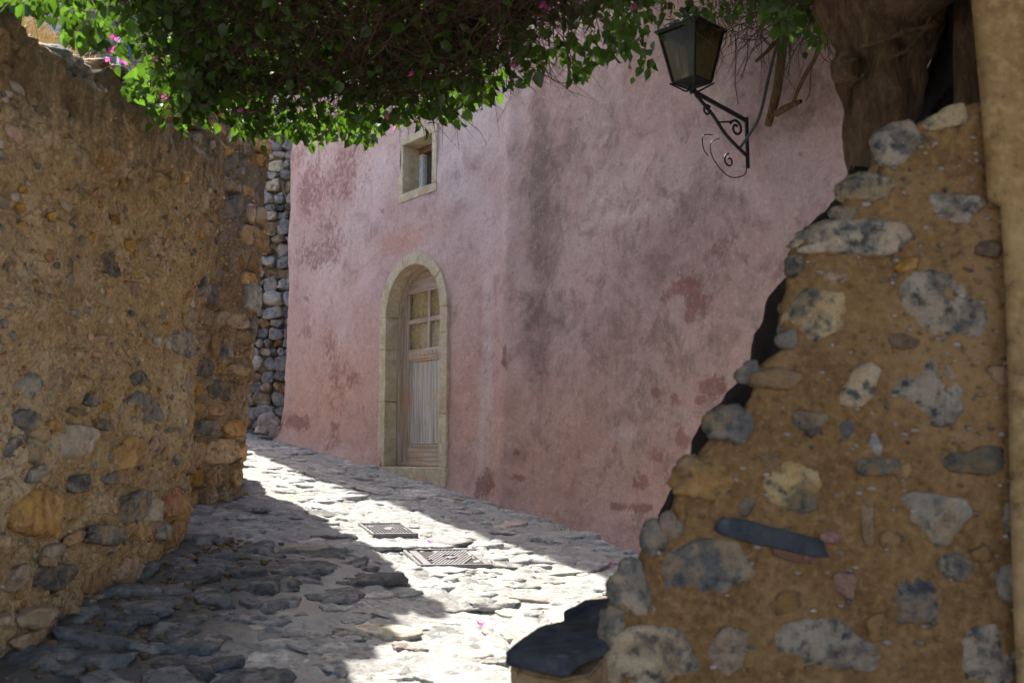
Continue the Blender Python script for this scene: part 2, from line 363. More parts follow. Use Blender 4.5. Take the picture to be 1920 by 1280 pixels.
# ------------------------------------------------------------------ rocks
def ico(sub):
    bm = bmesh.new(); bmesh.ops.create_icosphere(bm, subdivisions=sub, radius=1.0)
    V = np.array([v.co[:] for v in bm.verts]); F = np.array([[v.index for v in f.verts] for f in bm.faces]); bm.free(); return V, F
ICO3 = ico(4); ICO2 = ico(3); ICO1 = ico(2)
def rock_data(seed, planes=11, rough=0.05, base=ICO3, flat=0.62, fine=0.02):
    r = np.random.default_rng(seed); V, F = base
    n = r.normal(size=(planes, 3)); n /= np.linalg.norm(n, axis=1)[:, None]
    d = r.uniform(0.62, 1.0, planes)
    n = np.vstack([n, [[0, 0, 1]], [[r.normal(0, .12), r.normal(0, .12), 1]]]); d = np.append(d, [flat, flat * 1.02])
    n /= np.linalg.norm(n, axis=1)[:, None]
    dots = V @ n.T
    rr = np.where(dots > 0.05, d / np.maximum(dots, 0.05), 9.0)
    k = 14.0
    rad = -np.log(np.exp(-k * rr).sum(1) + np.exp(-k * 1.08)) / k
    P = V * rad[:, None]
    P = P * (1 + rough * fbm(V, 2.2, 4, seed)[:, None] + fine * fbm(V, 9.0, 3, seed + 50)[:, None])
    P[:, 0] /= np.abs(P[:, 0]).max(); P[:, 1] /= np.abs(P[:, 1]).max()
    return P, F
ROCKS = {}
def rock_mesh(kind, i, mat):
    key = (kind, i, mat)
    if key not in ROCKS:
        if kind == 'block': P, F = rock_data(200 + i, 5, 0.12, ICO3, 0.55, 0.06)
        elif kind == 'flat': P, F = rock_data(400 + i, 12, 0.15, ICO3, 0.40, 0.05)
        elif kind == 'round': P, F = rock_data(600 + i, 9, 0.06, ICO2, 0.8, 0.02)
        else: P, F = rock_data(800 + i, 9, 0.14, ICO3, 0.60, 0.06)
        if kind == 'block':
            c, s_ = P[:, 0], P[:, 1]
            P[:, 0] = np.sign(c) * np.abs(c) ** 0.55; P[:, 1] = np.sign(s_) * np.abs(s_) ** 0.55
        me = np_mesh('rock', P, F); me.materials.append(M[mat]); ROCKS[key] = me
    return ROCKS[key]
def place(name, me, parent, loc, xax, yax, zax, scale, rot=0.0, label=None):
    o = bpy.data.objects.new(name, me); COL.objects.link(o); o.parent = parent
    X, Y, Z = Vector(xax).normalized(), Vector(yax).normalized(), Vector(zax).normalized()
    X2 = X * math.cos(rot) + Y * math.sin(rot); Y2 = Z.cross(X2)
    m = Matrix(((X2.x * scale[0], Y2.x * scale[1], Z.x * scale[2], loc[0]), (X2.y * scale[0], Y2.y * scale[1], Z.y * scale[2], loc[1]),
                (X2.z * scale[0], Y2.z * scale[1], Z.z * scale[2], loc[2]), (0, 0, 0, 1)))
    o.matrix_world = m
    return o
def joined(name, items, mat, parent):
    """items: (verts, faces, matrix) joined in one mesh"""
    VV, FF, k = [], [], 0
    for V, F, m in items:
        m = np.array(m); VV.append(V @ m[:3, :3].T + m[:3, 3]); FF.append(F + k); k += len(V)
    return link(name, np_mesh(name, np.vstack(VV), np.vstack(FF)), mat, parent)

# ------------------------------------------------------------------ wall surfaces
class Wall:
    """a wall skin that follows a plan path; outward = right-hand side of the path rotated: n = (t.y, -t.x)"""
    def __init__(s, path, round_r=0.0, flip=False):
        pts = [Vector(p) for p in path]
        if round_r:
            q = [pts[0]]
            for i in range(1, len(pts) - 1):
                a, b, c = pts[i - 1], pts[i], pts[i + 1]
                rr = min(round_r, (a - b).length * .45, (c - b).length * .45)
                p0 = b + (a - b).normalized() * rr; p2 = b + (c - b).normalized() * rr
                for k in range(9):
                    t = k / 8; q.append((1 - t) ** 2 * p0 + 2 * t * (1 - t) * b + t * t * p2)
            q.append(pts[-1]); pts = q
        P = np.array([p[:] for p in pts]); s.P = P
        seg = np.linalg.norm(np.diff(P, axis=0), axis=1); s.S = np.concatenate([[0], np.cumsum(seg)]); s.len = s.S[-1]
        t = np.diff(P, axis=0) / seg[:, None]; tm = np.vstack([t[:1], (t[:-1] + t[1:]) / 2, t[-1:]])
        s.T = tm / np.linalg.norm(tm, axis=1)[:, None]; s.sg = -1 if flip else 1
    def pt(s, x):
        return np.stack([np.interp(x, s.S, s.P[:, 0]), np.interp(x, s.S, s.P[:, 1])], -1)
    def tan(s, x):
        t = np.stack([np.interp(x, s.S, s.T[:, 0]), np.interp(x, s.S, s.T[:, 1])], -1); return t / np.linalg.norm(t, axis=-1, keepdims=True)
    def nor(s, x):
        t = s.tan(x); return np.stack([t[..., 1], -t[..., 0]], -1) * s.sg
    def hit(s, u, v):
        """s, z where the sight line of a picture point meets the wall"""
        d = ray(u, v); best = None
        for x in np.linspace(0, s.len, 4000):
            p = s.pt(x); c = p[0] * d.y - p[1] * d.x
            if best is not None and (c > 0) != (pc > 0):
                n = s.nor(x)
                if n[0] * d.x + n[1] * d.y < 0 and p[1] > 0: return x, float(p[1] / d.y * d.z)
            pc, best = c, x
        return s.hit(u - 6, v) if u > 340 and u < 530 and v > -500 else None
    def build(s, name, mat, parent, zb, zt, ds, dz, disp, lean=None, thick=0.4, mask=None, s0=0.0, s1=None, attrs=None, cap=5):
        s1 = s1 or s.len
        nc = int((s1 - s0) / ds) + 1; nr = int(max((zt(x) - zb(x)) for x in np.linspace(s0, s1, 20)) / dz) + 1
        ss = np.linspace(s0, s1, nc); tt = np.linspace(0, 1, nr)
        SS, TT = np.meshgrid(ss, tt)
        ZB = np.array([zb(x) for x in ss]); ZT = np.array([zt(x) for x in ss])
        ZZ = ZB[None] + (ZT - ZB)[None] * TT
        XY = s.pt(SS); N = s.nor(SS)
        Q = np.concatenate([XY, ZZ[..., None]], -1)
        D = disp(SS, ZZ, Q)
        if lean is not None: Q[..., :2] += lean(SS, ZZ)
        Q[..., :2] += N * D[..., None]
        rows = [Q]
        for k in range(1, cap + 1):      # the top turns in over the wall's thickness
            f = k / cap
            C = Q[-1].copy(); C[:, :2] -= N[-1] * (thick * f)
            C[:, 2] += 0.03 * math.sin(f * 3.1) + 0.02 * fbm(C, 6, 3, 9)
            rows.append(C[None])
        V = np.concatenate(rows, 0); r, c = V.shape[:2]
        fm = None
        if mask is not None:
            sc = (SS[:-1, :-1] + SS[1:, 1:]) / 2; zc = (ZZ[:-1, :-1] + ZZ[1:, 1:]) / 2
            fm = np.ones((r - 1, c - 1), bool); fm[:nr - 1] = mask(sc, zc)
        me = np_mesh(name, V.reshape(-1, 3), grid_faces(r, c, fm))
        if attrs:
            SA = np.concatenate([SS] + [SS[-1:]] * cap, 0); ZA = np.concatenate([ZZ] + [ZZ[-1:]] * cap, 0)
            for k, f in attrs.items(): fattr(me, k, f(SA, ZA))
        s.disp, s.leanf = disp, lean
        return link(name, me, mat, parent)
    def stone(s, parent, x, z, w_, h_, kind, mat, out=0.02, rot=0.0, depth=None, name='stone', i=None):
        xa = np.array([[x]]); za = np.array([[z]])
        p = s.pt(xa)[0, 0]; n = s.nor(xa)[0, 0]; t = s.tan(xa)[0, 0]
        q = np.array([[[p[0], p[1], z]]]); d = float(s.disp(xa, za, q)[0, 0])
        if s.leanf is not None: p = p + s.leanf(xa, za)[0, 0]
        depth = depth or min(w_, h_) * 0.55
        me = rock_mesh(kind, random.randrange(7) if i is None else i, mat)
        flat = {'block': 0.55, 'flat': 0.40, 'round': 0.8}.get(kind, 0.60)
        off = d + out - depth * flat
        c = p + n * off
        return place(name, me, parent, (c[0], c[1], z), (t[0] * s.sg, t[1] * s.sg, 0), (0, 0, 1), (n[0], n[1], 0), (w_ / 2, h_ / 2, depth), rot)
    def scale_at(s, x, z):
        """metres per picture pixel along the wall and up"""
        p = s.pt(np.array([x]))[0]; t = s.tan(np.array([x]))[0]; y = p[1]
        k = abs(t[0] * y - t[1] * p[0]) / y
        return y / FPX / max(k, 0.25), y / FPX

# ================================================================== SETTING
# ---- lane
LX0, LX1, LY0, LY1 = -3.9, 3.4, 2.6, 13.6
def lane_h(X, Y):
    P = np.stack([X, Y, X * 0], -1)
    z = ground_z(X, Y) + 0.022 * fbm(P, 0.9, 3, 3) + 0.011 * fbm(P, 5.0, 4, 4) + 0.006 * fbm(P, 22.0, 2, 5)
    z = z - .022 * np.exp(-(fbm(P, 3.6, 3, 7) / .035) ** 2) - .012 * np.exp(-(fbm(P, 8.0, 3, 8) / .05) ** 2) + .014 * np.abs(fbm(P, 11.0, 3, 6)) + 0.10 * np.clip((-1.15 - X) / 0.8, 0, 1) * np.clip((6.3 - Y) / 1.0, 0, 1) * 0.6
    return z
nx, ny = int((LX1 - LX0) / 0.017), int((LY1 - LY0) / 0.018)
X, Y = np.meshgrid(np.linspace(LX0, LX1, nx), np.linspace(LY0, LY1, ny))
me = np_mesh('lane', np.stack([X, Y, lane_h(X, Y)], -1).reshape(-1, 3), grid_faces(ny, nx))
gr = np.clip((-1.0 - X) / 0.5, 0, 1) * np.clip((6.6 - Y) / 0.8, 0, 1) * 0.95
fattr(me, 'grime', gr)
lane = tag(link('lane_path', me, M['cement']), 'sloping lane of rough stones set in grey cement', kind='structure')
# ---- surrounding terrain
tx = np.concatenate([np.linspace(-160, -8, 40), np.linspace(-7, 7, 29), np.linspace(8, 160, 40)])
ty = np.concatenate([np.linspace(-60, -4, 12), np.linspace(-3, 14, 18), np.linspace(16, 240, 80)])
X, Y = np.meshgrid(tx, ty)
P3 = np.stack([X, Y, X * 0], -1)
hill = np.clip((Y - 30) / 40, 0, 1) ** 1.1 * 38 + np.clip((Y - 16) / 30, 0, 1) * 6
hill *= np.clip(1.15 - X / 60, 0.3, 1.3)
Z = ground_z(X, Y) - 0.14 + hill * (1 + 0.18 * fbm(P3, 0.05, 4, 21)) + 1.3 * fbm(P3, 0.16, 4, 22) * np.clip((Y - 18) / 20, 0, 1)
me = np_mesh('terrain', np.stack([X, Y, Z], -1).reshape(-1, 3), grid_faces(len(ty), len(tx)))
n = NT('scrubby_hillside')
a = n.noise(0.5, 8, 0.65); b = n.noise(2.5, 6, 0.6)
col = n.mix(n.ramp(a, 0.4, 0.6), (0.30, 0.27, 0.28), (0.48, 0.43, 0.42))
col = n.mix(n.ramp(b, 0.55, 0.65, 0, 0.6), col, (0.09, 0.10, 0.07))
n.out(col, 0.95, n.bump(b, 1.0, 0.4))
tag(link('hillside', me, n.m), 'scrubby grey hillside rising behind the lane', kind='structure')

# ================================================================== NEAR LEFT WALL
def top_left(x_y): return 1.12 + 0.118 * x_y
WL = Wall([(-2.08, 0.6), (-1.98, 3.4), (-1.90, 5.95), (-2.22, 6.55), (-2.62, 7.25), (-3.4, 9.0)], 0.30)
def zbL(x): p = WL.pt(x); return float(ground_z(p[0], p[1])) - 0.25
def ztL(x):
    p = WL.pt(x); return 1.17 + 0.118 * min(p[1], 6.0) + 0.05 * math.sin(x * 5.1) + 0.035 * math.sin(x * 13.7 + 1)
def dispL(s_, z, Q):
    b = 0.045 * fbm(Q, 1.5, 3, 31) + 0.032 * fbm(Q, 5.0, 4, 32) + 0.024 * np.abs(fbm(Q, 12.0, 3, 33)) + 0.010 * fbm(Q, 30.0, 2, 34)
    hgt = z - (-1.5 + 0.1255 * Q[..., 1])
    rag = np.clip((1.3 - hgt) / 1.0, 0, 1)
    b = b - 0.02 * rag * np.abs(fbm(Q, 8.0, 3, 35))
    b = b + 0.12 * np.clip(hgt / 2.5, 0, 1) - 0.04 * np.clip((0.25 - hgt) / 0.25, 0, 1)
    # narrow erosion cracks
    cr = np.abs(fbm(Q * np.array([1, 1, 1.7]), 2.1, 4, 36)); b = b - 0.03 * np.exp(-(cr / 0.03) ** 2)
    return b
wallL = empty('rubble_wall', (-2.1, 4.5, -1.1))
def rel(o, parent):
    o.matrix_parent_inverse = parent.matrix_world.inverted(); return o
wallL.location = (0, 0, 0)
tag(wallL, 'tall eroded ochre rubble wall with rounded corner along the left side of the lane', 'wall', kind='thing')
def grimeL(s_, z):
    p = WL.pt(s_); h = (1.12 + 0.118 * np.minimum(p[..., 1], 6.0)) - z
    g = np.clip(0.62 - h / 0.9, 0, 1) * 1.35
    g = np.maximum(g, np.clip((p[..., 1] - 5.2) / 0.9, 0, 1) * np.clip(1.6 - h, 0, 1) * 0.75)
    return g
WL.build('mortar_face', M['mortar'], wallL, zbL, ztL, 0.014, 0.014, dispL, thick=0.55, attrs={'grime': grimeL}, s0=1.5, cap=8)
stonesL = [  # u, v, width, height (photo pixels), kind, material, out
 (195,500,64,58,'rock','greyblue',.012),(367,540,26,44,'rock','greyblue',.012),(28,130,60,30,'rock','brown',.0),
 (100,352,34,20,'rock','greyblue',.004),(34,484,18,18,'rock','red',.01),(118,455,16,20,'rock','greyblue',.01),
 (130,290,120,52,'rock','ochre',.004),(200,235,60,40,'rock','brown',.002),(248,624,30,20,'block','grey',.014),(273,640,9,20,'block','pale',.02),(291,642,9,24,'block','pale',.02),
 (190,640,80,46,'rock','ochre',.006),(240,550,60,40,'rock','red',.002),(350,600,24,44,'rock','grey',.008),
 (325,650,60,60,'rock','grey',.006),(140,585,30,16,'rock','greyblue',.008),(162,665,20,12,'block','red',.015),
 (75,715,62,46,'rock','ochre',.008),(175,705,54,44,'rock','grey',.014),(240,712,44,36,'rock','greyblue',.014),
 (145,752,34,24,'rock','greyblue',.03),(110,772,50,16,'flat','greyblue',.03),(178,762,30,28,'rock','ochre',.018),
 (250,765,74,60,'rock','grey',.02),(325,730,80,60,'rock','grey',.006),(12,785,50,56,'rock','greyblue',.03),
 (100,835,110,84,'rock','pale',.028),(200,850,70,60,'rock','brown',.03),(160,800,40,14,'flat','grey',.03),
 (55,800,40,20,'flat','brown',.02),(8,850,26,60,'rock','greyblue',.03),(262,830,40,30,'rock','red',.02),(300,810,40,30,'rock','grey',.02),
 (22,888,44,32,'rock','grey',.02),(116,905,44,36,'block','greyblue',.026),(178,895,54,32,'rock','grey',.03),(262,905,66,56,'rock','ochre',.02),
 (38,960,76,88,'block','brown',.022),(118,950,60,54,'rock','ochre',.02),(228,948,60,58,'rock','greyblue',.03),(272,955,24,44,'block','pale',.028),(308,940,44,56,'block','red',.03),
 (340,870,36,60,'rock','brown',.02),(170,1005,90,40,'rock','grey',.026),(118,1010,40,24,'rock','ochre',.03),(75,1030,36,22,'block','pale',.036),(65,1052,28,18,'block','brown',.03),
 (100,1075,110,72,'rock','greyblue',.028),(20,1080,44,44,'rock','brown',.02),(182,1080,50,60,'block','brown',.026),(240,1068,56,60,'rock','brown',.03),(290,1000,30,40,'rock','grey',.03),
 (48,1152,76,54,'rock','pale',.05),(200,1135,60,56,'rock','brown',.03),(8,1165,24,40,'rock','brown',.04),(52,1200,90,46,'rock','brown',.05),(135,1180,60,50,'rock','brown',.03),
 (100,1150,26,24,'rock','greyblue',.03),(165,1132,18,16,'round','pale',.03),(310,1050,40,40,'rock','brown',.02),(325,1000,34,50,'rock','brown',.02),(345,950,24,50,'rock','ochre',.02)]
for (u, v, pw, ph, kind, mt, out) in stonesL:
    r = WL.hit(u, v)
    if r is None: continue
    kx, kz = WL.scale_at(*r)
    WL.stone(wallL, r[0], r[1], min(pw * kx, 0.5), ph * kz * 1.08, kind, 'w_' + mt, out + .004, random.uniform(-.15, .15), depth=min(pw * kx, ph * kz) * 0.6)
# smaller chips between the big stones, more of them low down
kept = 0; occupied = [(WL.hit(u, v), pw, ph) for (u, v, pw, ph, *_r) in stonesL]
occupied = [(o[0], o[1] * 0.006, o[2] * 0.003) for o in occupied if o[0]]
while kept < 250:
    y = random.uniform(3.1, 6.3); x = random.uniform(WL.len * 0 + 2.4, 6.4)
    p = WL.pt(x); g = float(ground_z(p[0], p[1])); h = random.random() ** 1.7 * 2.5
    z = g + h
    if z > ztL(x) - 0.08: continue
    sz = random.uniform(0.025, 0.10) * (1.35 if h < 1.2 else 0.7)
    if any(abs(o[0][0] - x) < o[1] * .45 + sz * .3 and abs(o[0][1] - z) < o[2] * .45 + sz * .3 for o in occupied): continue
    mt = random.choice(['brown', 'brown', 'ochre', 'ochre', 'grey', 'greyblue', 'red', 'pale', 'grey'])
    WL.stone(wallL, x, z, sz * random.uniform(1.2, 2.4), sz, random.choice(['rock', 'rock', 'round']), 'w_' + mt, random.uniform(0.0, .02), random.uniform(-.4, .4))
    occupied.append(((x, z), sz * 2, sz)); kept += 1
def grit(wall, parent, n_, xr, zr, mats, q0, q1):
    xs_ = np.random.default_rng(n_).uniform(*xr, n_); zz_ = np.array([random.uniform(*zr(x)) for x in xs_])
    P_ = wall.pt(xs_); N_ = wall.nor(xs_); T_ = wall.tan(xs_)
    Q_ = np.stack([P_[:, 0], P_[:, 1], zz_], 1); D_ = wall.disp(xs_, zz_, Q_)
    if wall.leanf is not None: P_ = P_ + wall.leanf(xs_, zz_)
    L = []
    for k in range(n_):
        q = q0 + (q1 - q0) * random.random() ** 2.2; c = P_[k] + N_[k] * (D_[k] - q * .15); e = random.uniform(1, 1.8); m = np.eye(4)
        m[:3, 0] = [T_[k, 0] * q * e, T_[k, 1] * q * e, 0]; m[:3, 1] = [0, 0, q]; m[:3, 2] = [N_[k, 0] * q * .7, N_[k, 1] * q * .7, 0]; m[:3, 3] = [c[0], c[1], zz_[k]]
        L.append((*GR[k % 12], m))
    j = 0
    for mt, f in mats:
        e = j + int(n_ * f); tag(joined('grit', L[j:e], M[mt], parent), kind='stuff'); j = e
GR = [rock_data(900 + k, 8, .08, ICO1, .8) for k in range(12)]
def zrL(x):
    p = WL.pt(x); g = float(ground_z(p[0], p[1])); t = ztL(x) - .05; return (g, g + (t - g) * random.random() ** .3)
grit(WL, wallL, 3200, (2.2, 6.6), zrL, [('w_brown', .3), ('w_ochre', .2), ('w_grey', .2), ('w_greyblue', .15), ('w_red', .05), ('w_pale', .1)], .004, .020)
# coping stones on the wall's top
for (u, v, pw, ph, mt) in [(20,92,80,60,'brown'),(82,118,112,56,'grey'),(158,140,60,44,'brown'),(205,142,42,26,'grey'),(212,166,16,24,'pale'),(248,172,50,26,'brown'),(290,190,60,30,'brown'),(345,232,60,36,'brown'),(375,262,50,40,'brown')]:
    r = WL.hit(u, v); kx, kz = WL.scale_at(*r)
    o = WL.stone(wallL, r[0], r[1], min(pw * kx, .42), ph * kz * 1.2, 'rock', 'w_' + mt, -0.01, random.uniform(-.1, .1), depth=0.20, name='coping_stone')

# ================================================================== FAR LEFT WALL (coursed blocks)
WF = Wall([(-3.9, 11.4), (-2.52, 6.95), (-2.06, 7.78), (-3.25, 11.6)], 0.09)
def zbF(x): p = WF.pt(x); return float(ground_z(p[0], p[1])) - 0.25
def ztF(x): return 2.93 + 0.06 * math.sin(x * 7)
def leanF(s_, z): return np.stack([0.045 * (z + 0.4), 0 * z], -1)
def dispF(s_, z, Q):
    cr = np.abs(fbm(Q * np.array([1, 1, 2.2]), 2.6, 4, 46))
    return 0.04 * fbm(Q, 3, 4, 41) + 0.026 * np.abs(fbm(Q, 10, 4, 42)) + 0.012 * fbm(Q, 34, 2, 43) - 0.03 * np.exp(-(cr / 0.04) ** 2) - 0.05
wallF = tag(empty('stone_block_wall'), 'narrow brown wall end of rough coursed blocks beyond the rounded rubble wall', 'wall', kind='thing')
def grimeF(s_, z): return np.clip((z - 1.0) / 1.0, 0, 1) * 0.75 + np.clip(1 - np.abs(z - 0.75) / 0.35, 0, 1) * 0.35
WF.build('mortar_face', M['mortar_far'], wallF, zbF, ztF, 0.013, 0.013, dispF, lean=leanF, thick=0.3, attrs={'grime': grimeF}, s0=2.6, s1=6.5)
sc_ = next(x for x in np.linspace(3, 6, 600) if WF.pt(x)[1] < 7.1)      # near corner of the visible face
se_ = sc_ + 0.95
z = float(ground_z(-2.2, 7.5)) - 0.02
rowi = 0
while z < 3.05:
    hh = random.uniform(0.09, 0.21); x = sc_ - 0.25 + random.uniform(0, 0.15)
    while x < se_ + 0.12:
        ww = random.uniform(0.12, 0.40)
        if rowi % 3 == 1 and random.random() < .5: ww *= 0.6
        if random.random() < 0.88:
            hi = z > 1.35
            mt = random.choice(['ochre', 'brown', 'brown', 'ochre', 'ochre', 'greyblue', 'brown', 'brown']) if not hi else random.choice(['brown', 'grey', 'brown', 'brown'])
            WF.stone(wallF, x + ww / 2, z + hh / 2, ww * 1.0, hh * 1.02, random.choice(['block', 'block', 'rock']), 'w_' + mt, random.uniform(0.008, .038), random.uniform(-.10, .10), depth=0.12)
        x += ww + 0.012
    z += hh + 0.012; rowi += 1
r = WF.hit(462, 555)
if r:
    o = WF.stone(wallF, r[0], r[1], 0.20, 0.24, 'block', 'pale', .055, 0.0, depth=0.10); o['label'] = 'smooth pale grey block'

grit(WF, wallF, 900, (sc_ - .1, se_ + .05), lambda x: (-.4, 3.0), [('w_brown', .4), ('w_ochre', .3), ('w_grey', .2), ('w_pale', .1)], .004, .018)
# ================================================================== PINK HOUSE
T50 = Vector((math.cos(R(-50)), math.sin(R(-50))))
P0 = Vector((-0.96, 9.5))
CL = P0 + T50 * -2.66; CM = P0 + T50 * 1.52
T52 = Vector((math.cos(R(-56)), math.sin(R(-56))))
CR_ = CM + T52 * 6.2
WP = Wall([(2.2, 18.5), (CL.x, CL.y), (CM.x, CM.y), (CR_.x, CR_.y)], 0.16)
# outward must point to the lane: check the sign
_n = WP.nor(np.array([WP.S[len(WP.S) // 2]]))[0]
sL = next(x for x in np.linspace(5, 12, 7000) if (WP.pt(x)[1] < CL.y - 0.05 and x > 6))
def s_of(dist): return sL + dist            # along the front from the left corner (approx.)
_p = WP.nor(np.array([sL + 1.5]))[0]
if _p[0] * 1 + _p[1] * 1 > 0: WP.sg = -1
def s_at_u(u, v=640): return WP.hit(u, v)
house = tag(empty('pink_house'), 'weathered pink plastered house front with a small arched door and a little window', 'house', kind='thing')
def zbP(x): p = WP.pt(x); return float(ground_z(p[0], p[1])) - 0.2
def ztP(x): return 5.15
sM = next(x for x in np.linspace(sL, sL + 6, 3000) if WP.pt(x)[1] < CM.y)
def dispP(s_, z, Q):
    g = -1.5 - 0.084 * Q[..., 0] + 0.1255 * Q[..., 1]; h = z - g
    d = 0.022 * fbm(Q, 0.9, 3, 51) + 0.010 * fbm(Q, 3.5, 3, 52) + 0.003 * fbm(Q, 16, 2, 53)
    left = np.clip(1 - (s_ - sL) / 2.2, 0, 1); left = np.where(s_ < sL - .4, 0.3, left)
    d = d + (0.03 + 0.11 * left) * np.exp(-np.clip(h, 0, 9) / 0.16)
    d = d + 0.035 * np.exp(-((s_ - sM + 0.08 - 0.03 * (z - 1)) / 0.10) ** 2) + 0.012 * fbm(Q * np.array([1, 1, .3]), 2.2, 2, 55)
    return d
# door and window outlines in wall coordinates
def SZ(u, v): return WP.hit(u, v)
dl, dr = SZ(712, 700)[0], SZ(841, 700)[0]
dtop = SZ(783, 474)[1]; dbot = SZ(770, 886)[1]
DC = (dl + dr) / 2; DW = (dr - dl) / 2; DSPR = dtop - DW * 1.02
wl_, wr_ = SZ(748, 320)[0], SZ(822, 310)[0]
wtop = SZ(785, 246)[1]; wbot = SZ(785, 370)[1]
WCs, WW = (wl_ + wr_) / 2, (wr_ - wl_) / 2; WCz, WH = (wtop + wbot) / 2, (wtop - wbot) / 2
print('door', DC - sL, DW, dbot, dtop, 'win', WW, WH, wbot)
JW = 0.115          # width of the stone surround
def maskP(s_, z):
    inn = (np.abs(s_ - DC) < DW - JW * .5) & (z > dbot + .03) & (z < DSPR)
    inn |= ((s_ - DC) ** 2 + (z - DSPR) ** 2 < (DW - JW * .5) ** 2) & (z >= DSPR)
    inn |= (np.abs(s_ - WCs) < WW - 0.04) & (np.abs(z - WCz) < WH - 0.04)
    return ~inn
def blobs(lst, soft=1.0):
    pts = []
    for (u, v, ru, rv, a) in lst:
        r = WP.hit(u, v)
        if r: kx, kz = WP.scale_at(*r); pts.append((r[0], r[1], ru * kx, rv * kz, a))
    def f(s_, z):
        t = np.zeros(s_.shape)
        for (a0, b0, ra, rb, am) in pts: t = np.maximum(t, am * np.exp(-(((s_ - a0) / ra) ** 2 + ((z - b0) / rb) ** 2)))
        return t
    return f
redB = blobs([(1275,540,42,22,1.1),(1305,565,26,26,1),(1290,595,14,16,1),(1275,820,18,22,1.1),(1225,735,10,12,1.1),(1262,750,14,16,1),(1227,856,11,12,1.2),(1243,880,7,8,1),(1335,725,26,24,1.1),(1310,750,12,10,1),
  (1200,905,18,18,1),(1170,950,34,9,1.05),(1205,952,22,8,1),(968,850,6,8,1),(972,895,12,7,1),(918,910,18,28,1),(902,915,8,24,1),(953,680,6,14,1),(953,665,4,22,.9),(560,790,22,14,1),(572,792,12,16,1),(628,800,8,12,.8),
  (640,330,44,70,.62),(585,360,40,90,.62),(600,470,60,50,.55),(560,300,30,40,.55),(610,420,30,50,.55),(665,290,24,50,.5),(660,710,14,24,.8),(620,640,22,60,.5),(632,720,30,70,.52),(575,620,18,20,.55),(575,560,12,10,.6),(630,830,20,26,.55),(1350,460,36,26,.45),(1240,560,10,8,1)])
greyB = blobs([(1015,380,44,240,.95),(1010,620,34,110,1.0),(1040,600,40,70,.7),(1165,170,110,110,.35),(1400,560,60,90,.5),(1280,430,50,40,.45),(1440,480,60,80,.45),(1150,620,60,140,.25),(560,560,20,200,.2),(1080,870,40,60,.35),(1020,860,60,90,.35),(1330,250,160,90,.35),(1420,200,200,160,.45),(1450,380,140,160,.4),(1120,250,110,160,.35),(1180,700,220,280,.5),(1060,300,90,260,.45),(1280,480,260,240,.55),(1500,520,120,160,.5),(1050,760,80,200,.35)])  # grey streaks, plus broad blobs that paint overhead shade onto the right side
paleB = blobs([(880,260,120,150,.9),(840,420,120,60,.5),(1180,400,90,18,1.1),(1120,425,50,14,1.0),(915,600,14,320,.9),(905,800,10,160,.9),(650,480,60,80,.55),(560,250,60,60,.5),(1100,300,60,200,.35),(1165,810,30,18,.9),(720,330,50,110,.7),(1190,470,30,200,.4),(640,560,20,160,.5)])
warmB = blobs([(600,760,160,140,1),(740,860,120,60,.7),(880,760,60,180,.55),(1030,860,200,160,.75),(1230,900,200,120,.7),(760,450,70,30,.9),(560,600,60,160,.6),(660,640,40,200,.5),(1300,760,160,160,.4)])
WP.build('plaster_wall', M['pink'], house, zbP, ztP, 0.022, 0.022, dispP, thick=0.1, mask=maskP, s0=sL - 2.5, s1=sL + 9.5,
         attrs={'redstain': redB, 'grey_stain_shade': greyB, 'pale': paleB, 'warm': warmB}, cap=2)
# frame of reference on the front
tF = WP.tan(np.array([DC]))[0]; nF = WP.nor(np.array([DC]))[0]
TF = Vector((tF[0], tF[1], 0)); NF = Vector((nF[0], nF[1], 0))
def PW(s_, z, d=0.0):
    p = WP.pt(np.array([DC]))[0]
    return Vector((p[0], p[1], 0)) + TF * (s_ - DC) + NF * d + Vector((0, 0, z))
def prism(name, outline, d0, d1, mat, parent, bev=0.0, noise=0.0, seg=1, org=PW, smooth=False):
    """outline: list of (s,z) in wall coordinates, extruded from depth d0 (back) to d1 (front)"""
    bm = bmesh.new()
    a = [bm.verts.new(org(s_, z, d0)) for s_, z in outline]; b = [bm.verts.new(org(s_, z, d1)) for s_, z in outline]
    k = len(a)
    bm.faces.new(a); bm.faces.new(b[::-1])
    for i in range(k): bm.faces.new((a[i], b[i], b[(i + 1) % k], a[(i + 1) % k]))
    bmesh.ops.recalc_face_normals(bm, faces=bm.faces)
    if bev: bmesh.ops.bevel(bm, geom=bm.edges[:], offset=bev, segments=2, affect='EDGES', profile=0.6)
    if noise:
        bmesh.ops.subdivide_edges(bm, edges=bm.edges[:], cuts=2, use_grid_fill=True)
        V = np.array([v.co[:] for v in bm.verts]); D = noise * fbm(V, 11, 3, 77); 
        bm.normal_update()
        for v, d in zip(bm.verts, D): v.co += v.normal * float(d)
    me = bpy.data.meshes.new(name); bm.to_mesh(me); bm.free()
    if smooth: me.polygons.foreach_set('use_smooth', np.ones(len(me.polygons), bool))
    return link(name, me, mat, parent)
def rect(s0, s1, z0, z1): return [(s0, z0), (s1, z0), (s1, z1), (s0, z1)]
